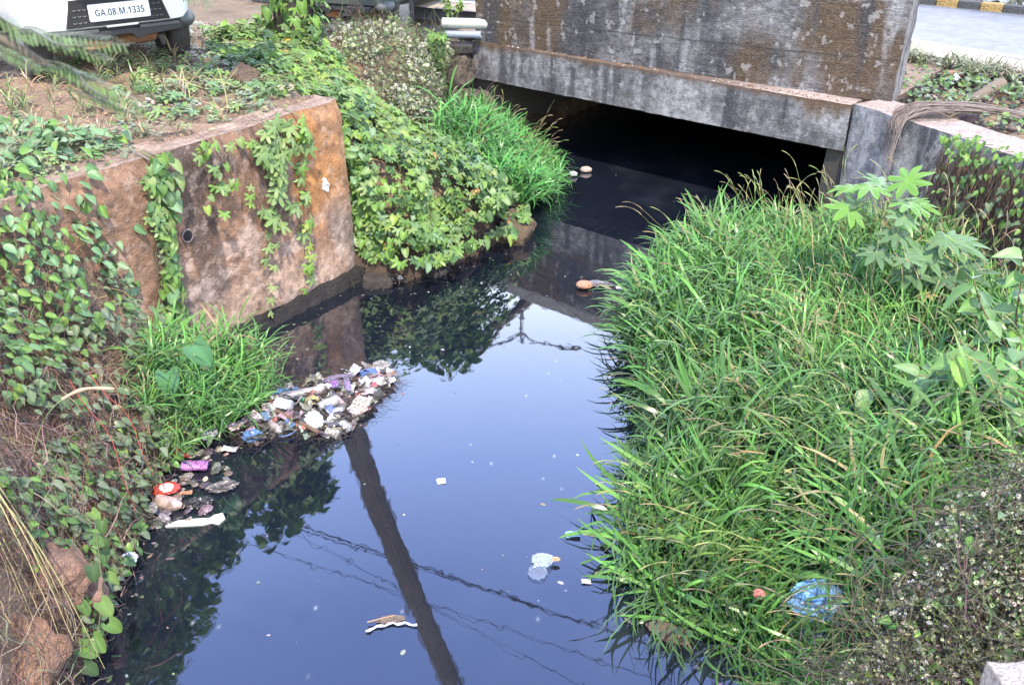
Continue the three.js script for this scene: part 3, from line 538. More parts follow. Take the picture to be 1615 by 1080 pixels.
function grassPatch(label, P, count, seeds, o) {
  const root = thing('grass', label, 'grass', null, null, 'stuff'), sets = TUFT.map(() => []), low = LOW.map(() => []), heads = SEED.map(() => []);
  const place = () => { for (;;) { const [x, d] = randomIn(P); if (shoreAt(x, d).t > (o.out ?? 0.02)) return [x, d]; } };
  for (let k = 0; k < count; k++) {
    const [x, d] = place(), { t } = shoreAt(x, d), f = o.flow(x, d, t), clump = fbm(x * 1.7 + 3, d * 1.7, 83, 3), y = Math.max(0, G(x, d)) - 0.01;
    if (o.gaps && fbm(x * 3.1 + 7, d * 3.1, 87, 3) < o.gaps && t > 0.15) continue;
    const up = V3(f[0], 1, -f[1]).add(V3(R(-0.3, 0.3), 0, R(-0.3, 0.3))).normalize(), fwd = V3(f[0] + R(-0.5, 0.5), 0, -f[1] + R(-0.5, 0.5)).add(V3(0.001, 0, 0));
    const bright = clamp(-0.15 + 1.25 * fbm(x * 1.3 + 8, d * 1.3, 85, 3) + R(-0.3, 0.4)), c = rnd() < 0.03 ? [0.26, 0.22, 0.1] : mixc(o.dark, o.light, bright), s = o.size * R(0.7, 1.15) * (0.5 + 0.95 * clump) * lerp(0.75, 1, S(t / 0.3)) * (o.scale ? o.scale(x, d) : 1);
    const item = { m: basis(V(x, y, d), up, fwd, V3(s, s, s)), c: lin(...jit(c, 0.12)) };
    if (k % 5 === 0) low[k % 3].push(item); else sets[Math.floor(rnd() * 6)].push(item);
  }
  for (let k = 0; k < seeds; k++) {
    const [x, d] = place(), { t } = shoreAt(x, d), f = o.flow(x, d, t), y = Math.max(0, G(x, d)), g = 0.55;
    const up = V3(f[0] * g, 1, -f[1] * g).add(V3(R(-0.35, 0.35), 0, R(-0.35, 0.35))).normalize(), s = o.size * R(1.0, 1.55);
    heads[k % 4].push({ m: basis(V(x, y, d), up, V3(f[0] + R(-0.8, 0.8), 0, -f[1] + R(-0.8, 0.8)), V3(s, s, s)), c: lin(...jit(pick([[0.3, 0.28, 0.17], [0.3, 0.31, 0.16], [0.24, 0.19, 0.14], [0.24, 0.3, 0.11]]), 0.2)) });
  }
  sets.forEach((q, k) => q.length && instances('grass_blades', TUFT[k], grassMat, q, root)); low.forEach((q, k) => q.length && instances('grass_blades', LOW[k], grassMat, q, root)); heads.forEach((q, k) => q.length && instances('seed_heads', SEED[k], seedMat, q, root));
  return root;
}
const toWater = (x, d) => { const e = 0.08, a = shoreAt(x + e, d).t - shoreAt(x - e, d).t, b = shoreAt(x, d + e).t - shoreAt(x, d - e).t, L = Math.hypot(a, b) || 1; return [-a / L, -b / L]; };
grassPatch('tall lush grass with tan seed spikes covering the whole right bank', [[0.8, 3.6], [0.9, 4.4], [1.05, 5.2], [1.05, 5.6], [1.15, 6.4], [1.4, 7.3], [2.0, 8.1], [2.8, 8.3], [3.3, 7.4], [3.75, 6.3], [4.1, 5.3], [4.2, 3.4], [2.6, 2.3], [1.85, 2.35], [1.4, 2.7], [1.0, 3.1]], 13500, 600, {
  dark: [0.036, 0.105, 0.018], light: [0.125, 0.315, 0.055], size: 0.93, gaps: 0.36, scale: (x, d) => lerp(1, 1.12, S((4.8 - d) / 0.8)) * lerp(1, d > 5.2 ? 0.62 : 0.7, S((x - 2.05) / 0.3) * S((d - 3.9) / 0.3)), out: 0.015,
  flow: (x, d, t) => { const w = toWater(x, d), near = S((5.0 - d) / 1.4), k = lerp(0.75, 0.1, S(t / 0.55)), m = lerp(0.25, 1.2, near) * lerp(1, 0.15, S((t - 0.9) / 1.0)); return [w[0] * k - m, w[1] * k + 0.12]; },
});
grassPatch('lush grass bed between the vine ridge and the bridge opening', [[-0.75, 9.9], [-0.8, 9.2], [-0.45, 8.85], [0.0, 8.65], [0.2, 9.0], [0.32, 9.6], [0.28, 10.2], [0.1, 10.8], [-0.25, 10.8], [-0.7, 10.4]], 2900, 130, {
  dark: [0.04, 0.13, 0.02], light: [0.085, 0.285, 0.055], size: 0.78, flow: (x, d, t) => { const w = toWater(x, d), k = lerp(0.7, 0.25, S(t / 0.6)); return [w[0] * k, w[1] * k]; },
});
grassPatch('small grass clump at the foot of the orange wall beside the floating litter', [[-2.22, 4.42], [-1.98, 4.85], [-1.85, 5.2], [-1.88, 5.55], [-2.15, 5.55], [-2.42, 5.2], [-2.45, 4.95], [-2.36, 4.6]], 400, 26, {
  dark: [0.035, 0.11, 0.018], light: [0.1, 0.25, 0.045], size: 0.56, flow: (x, d, t) => { const w = toWater(x, d), k = lerp(0.5, 0.15, S(t / 0.4)); return [w[0] * k + 0.1, w[1] * k]; },
});

// ------------------------------------------------------------------ trees: the leaning palm, the overhanging tree on the left, the roadside tree behind the parapet
const barkTex = colorTex(128, 512, (u, v) => { const ringy = Math.pow(Math.abs(Math.sin(v * 75 + 1.5 * fbm(u * 6, v * 20, 301, 2))), 6); return mul(mixc([0.16, 0.13, 0.11], [0.07, 0.055, 0.045], ringy * 0.8), 0.6 + 0.7 * fbm(u * 30, v * 60, 302, 3)); });
const bark = std([1, 1, 1], 0.95, { map: barkTex, bumpMap: gritBump, bumpScale: 0.02 });
const path = (pts) => new THREE.CatmullRomCurve3(pts.map((p) => V(...p)));
function taper(curve, r0, r1, segs, sides) { const g = new THREE.TubeGeometry(curve, segs, 1, sides), p = g.attributes.position; for (let i = 0; i <= segs; i++) { const t = i / segs, c = curve.getPointAt(t), r = lerp(r0, r1, t) * (1 + 0.03 * Math.sin(i * 1.9)); for (let j = 0; j <= sides; j++) { const k = i * (sides + 1) + j; p.setXYZ(k, c.x + (p.getX(k) - c.x) * r, c.y + (p.getY(k) - c.y) * r, c.z + (p.getZ(k) - c.z) * r); } } g.computeVertexNormals(); return g; }
function frondGeo(len, seed, cols, leafLen = 0.5, curl = 0.9) { // a feather palm leaf: rachis along +z, leaflets both sides
  const mb = new MB(), r = mulberry(seed), pts = []; let p = V3(0, 0, 0), el = 0.5;
  for (let k = 0; k <= 14; k++) { pts.push(p.clone()); p.add(V3(0, Math.sin(el) * len / 14, Math.cos(el) * len / 14)); el -= curl / 9; }
  mb.tube(pts, 0.018, 0.004, cols[0], 5);
  for (let k = 0; k < 90; k++) { const t = 0.12 + 0.87 * Math.floor(k / 2) / 45, q = pts[Math.min(13, Math.floor(t * 14))].clone().lerp(pts[Math.min(14, Math.floor(t * 14) + 1)], t * 14 % 1), sd = k % 2 ? 1 : -1, L = leafLen * Math.sin(Math.PI * (0.15 + 0.8 * t)) * (0.8 + 0.4 * r()); const d = V3(sd, -0.25 - 0.4 * r(), 0.75).normalize(), P = []; let u = q.clone(); for (let j = 0; j < 4; j++) { P.push(u.clone()); u.addScaledVector(d, L / 3); d.y -= 0.22; } mb.strip(P, V3(0, 0.3, 1), [0.004, 0.012, 0.009, 0.001], [cols[1]]); }
  return mb.geo();
}
{
  const c = path([[-2.36, 1.3, 9.5], [-2.27, 1.8, 9.5], [-2.05, 3.5, 9.5], [-1.83, 4.7, 9.5], [-1.47, 6.16, 9.5], [-1.02, 7.93, 9.5], [-0.4, 10.2, 9.5], [0.45, 13.4, 9.5]]);
  const palm = thing('palm_tree', 'leaning grey palm trunk wrapped in vines at the top of the left bank', 'palm tree');
  part('trunk', taper(c, 0.165, 0.13, 80, 14), bark, palm);
  const fr = [1, 2].map((k) => frondGeo(3.2, k, [[0.2, 0.2, 0.08], [0.07, 0.13, 0.03]], 0.7, 1.3)), fm = leafMat([1, 1, 1], {}), top = c.getPointAt(1);
  for (let k = 0; k < 13; k++) { const o = part('frond', fr[k % 2], fm, palm); o.position.copy(top); o.rotation.set(-0.2 + 0.5 * rnd(), k * 0.95, 0, 'YXZ'); }
  // the climber round its foot
  const vine = thing('trunk_climber', 'star leaved climber wrapped round the foot of the palm trunk', 'climber'), L = [], mb = new MB();
  for (let k = 0; k < 330; k++) { const t = Math.pow(rnd(), 1.3) * 0.11, p = c.getPointAt(t), a = R(0, 6.28), o = R(0.17, 0.34) * (1.25 - t * 3); L.push({ p: p.clone().add(V3(Math.cos(a) * o, R(-0.05, 0.05), Math.sin(a) * o)), n: V3(Math.cos(a), 0.6, Math.sin(a)).add(rdir().multiplyScalar(0.5)), dir: V3(0, -1, 0).add(rdir().multiplyScalar(0.5)), s: R(0.06, 0.12), type: rnd() < 0.6 ? 'star' : 'heart', v: Math.floor(rnd() * 9), c: rnd() < 0.3 ? pick(PAL.lime) : pick(PAL.fresh) }); }
  for (let k = 0; k < 9; k++) { const pts = []; for (let j = 0; j < 16; j++) { const t = j / 15 * 0.13, p = c.getPointAt(t), a = k * 0.7 + j * 0.25; pts.push(p.add(V3(Math.cos(a) * 0.175, 0, Math.sin(a) * 0.175))); } mb.tube(pts, 0.006, 0.003, [0.12, 0.1, 0.06], 4); }
  part('stem', mb.geo(), stemMat, vine); foliage(vine, L, 160);
  // fallen dry frond beside it
  const dry = solo('dry_palm_frond', frondGeo(1.7, 7, [[0.26, 0.2, 0.14], [0.2, 0.17, 0.14]], 0.42, 0.7), std([1, 1, 1], 0.95, { vertexColors: true }), 'fallen grey dry palm frond lying on the bank left of the palm trunk', 'palm frond', V(-3.05, 1.72, 9.7)); dry.rotation.set(0.55, 2.5, 0.5, 'YXZ');
}
function crown(root, L, center, rad, count, type, pal, size, drop = 0.6, more = 1) {
  count = Math.round(count * (more ?? 1));
  for (let k = 0; k < count; k++) { const q = rdir().multiplyScalar(Math.pow(rnd(), 0.45)), p = V(center[0] + q.x * rad[0], center[1] + q.y * rad[1], center[2] + q.z * rad[2]); if (fbm(p.x * 2.2 + 9, (p.y - p.z) * 2.2, 311, 3) < 0.4) continue; L.push({ p, n: V3(0, 1, 0).add(rdir().multiplyScalar(0.8)), dir: V3(q.x, -drop, q.z).add(rdir().multiplyScalar(0.6)), s: R(size[0], size[1]), type, v: Math.floor(rnd() * 9), c: pick(pal) }); }
}
{
  const t = thing('roadside_tree', 'leafy roadside tree behind the left parapet end, seen only mirrored in water', 'tree'), L = [], mb = new MB();
  part('trunk', taper(path([[0.9, 1.2, 12.5], [0.75, 2.0, 12.4], [0.2, 2.75, 12.1], [-0.4, 3.2, 12.0]]), 0.12, 0.07, 20, 10), bark, t);
  const arms = [[[-0.05, 3.0, 12.1], [-0.6, 3.7, 12.0], [-0.75, 3.5, 11.9], [-0.7, 2.9, 11.85]], [[0.1, 2.8, 12.1], [-0.3, 3.1, 12.0], [-0.35, 2.9, 11.9], [-0.3, 2.4, 11.85]], [[-0.3, 3.2, 12.0], [-1.1, 3.7, 12.1], [-1.5, 3.4, 12.1], [-1.7, 2.9, 12.0]]];
  for (const a of arms) mb.tube(path(a).getPoints(16), 0.03, 0.006, [0.1, 0.08, 0.06], 6); part('branch', mb.geo(), stemMat, t);
  crown(t, L, [-0.62, 2.95, 11.9], [0.3, 0.7, 0.3], 230, 'broad', PAL.fresh, [0.15, 0.24], 1.4);
  crown(t, L, [-1.0, 3.3, 11.95], [0.42, 0.8, 0.35], 620, 'broad', PAL.fresh, [0.15, 0.24], 1.0);
  crown(t, L, [-1.5, 3.1, 12.0], [0.5, 0.75, 0.45], 700, 'broad', PAL.fresh, [0.15, 0.22], 0.9); foliage(t, L, 0);
}
// small feathery twig: leaflets in two rows along +z
function sprayGeo(seed, len, n, size) { const mb = new MB(), r = mulberry(seed), pts = []; for (let k = 0; k <= 8; k++) pts.push(V3(0.02 * Math.sin(k), -0.12 * len * (k / 8) ** 2, len * k / 8)); mb.tube(pts, 0.0035, 0.0015, [0.1, 0.11, 0.07], 4);
  for (let k = 0; k < n; k++) { const t = 0.1 + 0.9 * k / n, q = pts[0].clone().lerp(pts[8], t).setY(-0.12 * len * t * t), sd = k % 2 ? 1 : -1, L = size * (0.6 + 0.6 * Math.sin(Math.PI * t)) * (0.8 + 0.4 * r()), d = V3(sd * 0.8, -0.25 * r(), 0.75).normalize(), g = 0.7 + 0.6 * r(); mb.strip([q, q.clone().addScaledVector(d, L * 0.35), q.clone().addScaledVector(d, L * 0.75).add(V3(0, -0.1 * L, 0)), q.clone().addScaledVector(d, L).add(V3(0, -0.2 * L, 0))], V3(-0.3 * sd, 0.2, 1).normalize(), [0.03 * L, 0.11 * L, 0.09 * L, 0.002], [[0.075 * g, 0.13 * g, 0.03 * g]]); } return mb.geo(); }
{
  const t = thing('overhanging_tree', 'blurred feathery branches of a tree hanging into the upper left corner before the white car', 'tree');
  part('trunk', taper(path([[-4.4, 1.4, 2.2], [-4.2, 2.6, 2.4], [-3.7, 3.9, 2.9], [-3.4, 5.2, 3.6]]), 0.2, 0.12, 30, 12), bark, t);
  const limbs = new MB(); for (const a of [[[-3.9, 3.4, 2.7], [-2.4, 3.9, 2.3], [-1.5, 3.7, 1.8], [-1.0, 3.27, 1.62], [-0.72, 3.06, 1.62]], [[-3.7, 3.9, 2.9], [-2.6, 4.3, 3.0], [-1.6, 3.9, 3.0], [-1.1, 3.2, 3.0]], [[-3.5, 4.8, 3.4], [-4.4, 5.6, 5.4], [-4.2, 4.9, 7.0], [-3.3, 3.7, 7.7], [-2.6, 3.0, 7.8]], [[-3.5, 4.9, 3.5], [-4.9, 5.8, 5.4], [-5.2, 5.4, 7.0], [-5.0, 4.6, 7.7]]]) limbs.tube(path(a).getPoints(24), 0.03, 0.005, [0.1, 0.085, 0.06], 6);
  part('limb', limbs.geo(), stemMat, t);
  const near = [1, 2, 3].map((k) => sprayGeo(k, 0.34, 46, 0.035)), wide = [4, 5].map((k) => sprayGeo(k, 0.5, 44, 0.075)), sm = leafMat([1, 1, 1]);
  const put = (a, b, n, geos, sc, spread) => { const A = V(...a), B = V(...b), dir = B.clone().sub(A).normalize(); for (let k = 0; k < n; k++) { const o = part('twig', pick(geos), sm, t), p = A.clone().lerp(B, (k + 0.3) / n), f = dir.clone().multiplyScalar(1.2).add(rdir().multiplyScalar(spread)).add(V3(0, -0.25, 0)); const m = basis(p, V3(0, 1, 0.4).add(rdir().multiplyScalar(0.25)), f, sc * R(0.8, 1.15)); m.decompose(o.position, o.quaternion, o.scale); } };
  put([-1.05, 3.3, 1.62], [-0.78, 3.12, 1.6], 4, near, 0.72, 0.3); put([-0.95, 3.2, 1.6], [-0.75, 3.07, 1.6], 3, near, 0.42, 0.15); put([-1.1, 3.12, 1.55], [-0.98, 3.05, 1.55], 2, near, 0.5, 0.3);
  put([-1.55, 3.3, 3.0], [-1.06, 3.1, 3.0], 6, near, 0.9, 0.7); put([-1.4, 3.25, 3.6], [-1.25, 3.05, 3.7], 5, near, 0.9, 0.8);
  const L = []; for (const [c, r, n] of [[[-2.45, 2.85, 7.8], [0.42, 0.42, 0.4], 420], [[-2.9, 3.1, 7.8], [0.5, 0.6, 0.45], 650], [[-3.6, 3.3, 7.7], [0.65, 0.75, 0.5], 900], [[-4.3, 4.1, 7.7], [0.8, 1.25, 0.6], 1100], [[-5.0, 4.9, 7.8], [0.95, 1.7, 0.7], 1500], [[-4.0, 3.1, 7.7], [0.7, 0.6, 0.5], 700]]) crown(t, L, c, r, n, 'ovate', PAL.fresh, [0.1, 0.16], 0.9, 2.6); foliage(t, L, 0);
  put([-2.75, 3.0, 7.6], [-2.4, 2.75, 7.6], 7, wide, 0.7, 0.7);
}
// ------------------------------------------------------------------ lamp post, cables and their poles, which the water mirrors
{
  const lamp = thing('street_lamp', 'double armed street lamp on the road median, mirrored upside down in the water', 'street lamp', V(0.25, 1.2, 20)), gal = std([0.14, 0.145, 0.15], 0.5, { metalness: 0.6 });
  part('pole', new THREE.CylinderGeometry(0.05, 0.085, 6.8, 12).translate(0, 3.4, 0), gal, lamp);
  for (const s of [-1, 1]) { const a = part('arm', new THREE.TubeGeometry(new THREE.CatmullRomCurve3([V3(0, 6.5, 0), V3(s * 0.3, 6.75, 0), V3(s * 1.1, 6.95, 0)]), 12, 0.03, 6), gal, lamp); part('lamp_head', new THREE.CapsuleGeometry(0.08, 0.4, 4, 10).rotateZ(Math.PI / 2).scale(1, 0.55, 1).translate(s * 1.3, 6.97, 0), gal, a); }
  const poles = [[-16, 17.6], [16, 2.2]], labels = ['concrete utility pole outside the left edge carrying the cables', 'concrete utility pole outside the right edge carrying the cables'];
  poles.forEach(([x, d], k) => solo('utility_pole', new THREE.CylinderGeometry(0.1, 0.16, 8.5, 12), M.darkConcrete, labels[k], 'utility pole', V(x, 3.9, d)));
  [['uppermost thick twisted cable among the lines mirrored in the water', [-4, 11.9], [2.3, 9.0], 6.9, 0.014], ['long black cable crossing the whole mirrored sky', [-4.01, 11.42], [2.25, 8.64], 6.5, 0.011], ['thin black cable mirrored nearest the camera side', [-3.96, 10.75], [0.66, 8.75], 6.5, 0.007], ['thin black cable mirrored lowest at the bottom of the picture', [-1.19, 9.33], [0.62, 8.12], 6.3, 0.006]].forEach(([label, a, b, h, r]) => {
    const dx = b[0] - a[0], dd = b[1] - a[1], at = (x) => a[1] + (x - a[0]) / dx * dd, pts = []; for (let k = 0; k <= 32; k++) { const x = -16 + k; pts.push(V(x, h + 0.5 * (x / 16) ** 2, lerp(at(x), at(x), 1))); }
    solo('cable', new MB().tube(pts, r, r, [0.02, 0.02, 0.02], 5).geo(), std([0.02, 0.02, 0.022], 0.7), label, 'cable');
  });
}

// ------------------------------------------------------------------ cars on the left bank
function loft(levels, n = 44) { // levels: [y, half width, rear z, front z, squareness]; a closed skin of rounded outlines
  const P = [], I = [];
  for (const [y, w, zr, zf, e] of levels) for (let k = 0; k < n; k++) { const a = k / n * 6.2832, c = Math.cos(a), q = Math.sin(a), zc = (zr + zf) / 2, zh = (zr - zf) / 2; P.push(Math.sign(c) * Math.pow(Math.abs(c), 2 / e) * w, y, zc + Math.sign(q) * Math.pow(Math.abs(q), 2 / (e + 3)) * zh); }
  const m = levels.length; for (let r = 0; r < m - 1; r++) for (let k = 0; k < n; k++) { const a = r * n + k, b = r * n + (k + 1) % n; I.push(a, a + n, b, b, a + n, b + n); }
  for (const r of [0, m - 1]) { const c = P.length / 3, l = levels[r]; P.push(0, l[0], (l[2] + l[3]) / 2); for (let k = 0; k < n; k++) r ? I.push(r * n + k, c, r * n + (k + 1) % n) : I.push(k, (k + 1) % n, c); }
  const g = new THREE.BufferGeometry(); g.setAttribute('position', new THREE.Float32BufferAttribute(P, 3)); g.setIndex(I); return toCreasedNormals(g, 0.6);
}
const paint = (c) => phys(c, 0.35, { clearcoat: 1, clearcoatRoughness: 0.05 }), black = std([0.016, 0.017, 0.019], 0.6), rubber = std([0.03, 0.029, 0.028], 0.9, { bumpMap: gritBump, bumpScale: 0.004 });
function bevel(w, h, d, r = 0.015) { const s = new THREE.Shape(), a = w / 2, b = h / 2; s.moveTo(-a + r, -b); s.lineTo(a - r, -b); s.quadraticCurveTo(a, -b, a, -b + r); s.lineTo(a, b - r); s.quadraticCurveTo(a, b, a - r, b); s.lineTo(-a + r, b); s.quadraticCurveTo(-a, b, -a, b - r); s.lineTo(-a, -b + r); s.quadraticCurveTo(-a, -b, -a + r, -b); return new THREE.ExtrudeGeometry(s, { depth: d, bevelEnabled: true, bevelSize: r * 0.3, bevelThickness: r * 0.3, bevelSegments: 2, curveSegments: 4 }); }
function car(name, label, pos, turn, color, plated) {
  const t = thing(name, label, 'car', pos); t.rotation.y = turn;
  const body = part('body', loft([[0.435, 0.69, 0.6, -3.0, 6], [0.455, 0.715, 0.635, -3.05, 6], [0.6, 0.735, 0.645, -3.1, 6], [0.78, 0.735, 0.6, -3.1, 6], [0.95, 0.725, 0.55, -3.0, 5], [1.02, 0.7, 0.5, -2.3, 5]]), paint(color), t);
  part('window', loft([[1.021, 0.67, 0.46, -2.2, 5], [1.42, 0.55, 0.14, -1.5, 5]]), phys([0.01, 0.012, 0.014], 0.06, { clearcoat: 1 }), t);
  part('roof', loft([[1.421, 0.56, 0.2, -1.55, 5], [1.49, 0.5, 0.08, -1.4, 5]]), paint(color), t);
  part('lower_trim', loft([[0.36, 0.62, 0.54, -2.9, 5], [0.37, 0.675, 0.61, -3.0, 6], [0.434, 0.7, 0.628, -3.05, 6]]), black, t);
  const dif = new THREE.Shape(); [[-0.52, 0.08], [-0.52, 0.045], [-0.2, 0.025], [-0.13, 0.0], [-0.09, 0.05], [0.09, 0.05], [0.13, 0.0], [0.2, 0.025], [0.52, 0.045], [0.52, 0.08]].forEach(([x, y], k) => (k ? dif.lineTo(x, y) : dif.moveTo(x, y)));
  part('diffuser', new THREE.ExtrudeGeometry(dif, { depth: 0.035, bevelEnabled: true, bevelSize: 0.006, bevelThickness: 0.006, bevelSegments: 2 }).translate(0, 0.33, 0.6), black, t);
  for (const x of [-0.35, 0.33]) part('trim_rib', bevel(0.34, 0.02, 0.02, 0.008).translate(x, 0.425, 0.63), std([0.06, 0.06, 0.065], 0.5), t);
  const greyTrim = std([0.07, 0.08, 0.085], 0.6);
  for (const sd of [-1, 1]) { const g = roughen(new THREE.SphereGeometry(0.15, 16, 12).scale(0.85, 0.62, 1.3), 0.002, 5); part('corner_trim', g.translate(sd * 0.585, 0.425, 0.4), greyTrim, t); }
  const tyre = new THREE.LatheGeometry([[0.17, -0.09], [0.27, -0.095], [0.295, -0.08], [0.302, -0.05], [0.304, 0], [0.302, 0.05], [0.295, 0.08], [0.27, 0.095], [0.17, 0.09]].map(([a, b]) => new THREE.Vector2(a, b)), 40).rotateZ(Math.PI / 2), rim = new THREE.CylinderGeometry(0.175, 0.175, 0.16, 24).rotateZ(Math.PI / 2);
  for (const [x, z] of [[0.6, 0.02], [-0.6, 0.02], [0.6, -2.35], [-0.6, -2.35]]) { const w = new THREE.Group(); w.name = 'wheel'; w.position.set(x, 0.3, z); t.add(w); part('tyre', tyre, rubber, w); part('rim', rim, std([0.35, 0.36, 0.37], 0.4, { metalness: 0.7 }), w); }
  const rust = std([0.22, 0.115, 0.06], 0.85, { bumpMap: gritBump, bumpScale: 0.006 });
  part('muffler', new THREE.CapsuleGeometry(0.075, 0.24, 6, 16).rotateZ(Math.PI / 2).scale(1, 0.85, 1.2).translate(0.2, 0.29, 0.3), rust, t);
  part('axle', new THREE.CylinderGeometry(0.045, 0.045, 1.05, 12).rotateZ(Math.PI / 2).translate(0, 0.27, 0.02), std([0.07, 0.05, 0.04], 0.9), t);
  part('tow_bracket', bevel(0.2, 0.07, 0.05, 0.02).translate(-0.17, 0.29, 0.42), std([0.36, 0.14, 0.05], 0.8), t);
  part('underside', boxAt(-0.55, 0.55, 0.28, 0.4, -2.8, 0.25), std([0.02, 0.018, 0.016], 0.95), t);
  if (plated) {
    const rec = new THREE.Shape(); [[-0.42, 0.455], [0.42, 0.455], [0.36, 0.66], [-0.36, 0.66]].forEach(([x, y], k) => (k ? rec.lineTo(x, y) : rec.moveTo(x, y)));
    part('plate_recess', new THREE.ExtrudeGeometry(rec, { depth: 0.05, bevelEnabled: true, bevelSize: 0.005, bevelThickness: 0.004, bevelSegments: 2 }).translate(0, 0.012, 0.6), std([0.012, 0.012, 0.014], 0.75), t);
    const mesh = new MB(), c = [0.1, 0.1, 0.11]; for (const sd of [-1, 1]) for (let r = 0; r < 3; r++) for (let k = 0; k < 3; k++) { const x = sd * (0.275 + k * 0.04 - r * 0.006), y = 0.5 + r * 0.05; mesh.tube([V3(x - 0.013, y + 0.004, 0.657), V3(x, y - 0.004, 0.659), V3(x + 0.013, y + 0.004, 0.657)], 0.003, 0.003, c, 4); }
    part('grille_mesh', mesh.geo(), std([0.2, 0.2, 0.21], 0.5), t);
    const cv = document.createElement('canvas'); cv.width = 512; cv.height = 132; const x = cv.getContext('2d'); x.fillStyle = '#e9eef4'; x.fillRect(0, 0, 512, 132); x.fillStyle = '#262a3a'; x.font = 'bold 84px sans-serif'; x.textAlign = 'center'; x.textBaseline = 'middle'; x.save(); x.translate(256, 68); x.scale(0.82, 1); x.fillText('GA.08.M.1335', 0, 0); x.restore();
    const tx = new THREE.CanvasTexture(cv); tx.colorSpace = THREE.SRGBColorSpace;
    const pl = part('number_plate', bevel(0.49, 0.128, 0.006, 0.012), std([0.75, 0.78, 0.82], 0.4), t); pl.position.set(0.015, 0.568, 0.655);
    part('plate_print', new THREE.PlaneGeometry(0.47, 0.116).translate(0, 0, 0.0135), std([1, 1, 1], 0.4, { map: tx }), pl);
    part('reflector_panel', bevel(0.26, 0.02, 0.004, 0.006).translate(0.02, 0.455, 0.642), paint([0.66, 0.66, 0.64]), t);
  }
  return t;
}
car('white_car', 'white hatchback parked on the left bank with its rear number plate towards the canal', V(-3.7, 1.64, 8.32), 0.663, [0.72, 0.73, 0.72], true);
car('dark_car', 'dark grey green car parked farther off beyond the vines at the top edge', V(-2.1, G(-2.1, 13) - 0.02, 13.0), -0.36, [0.06, 0.075, 0.07], false);

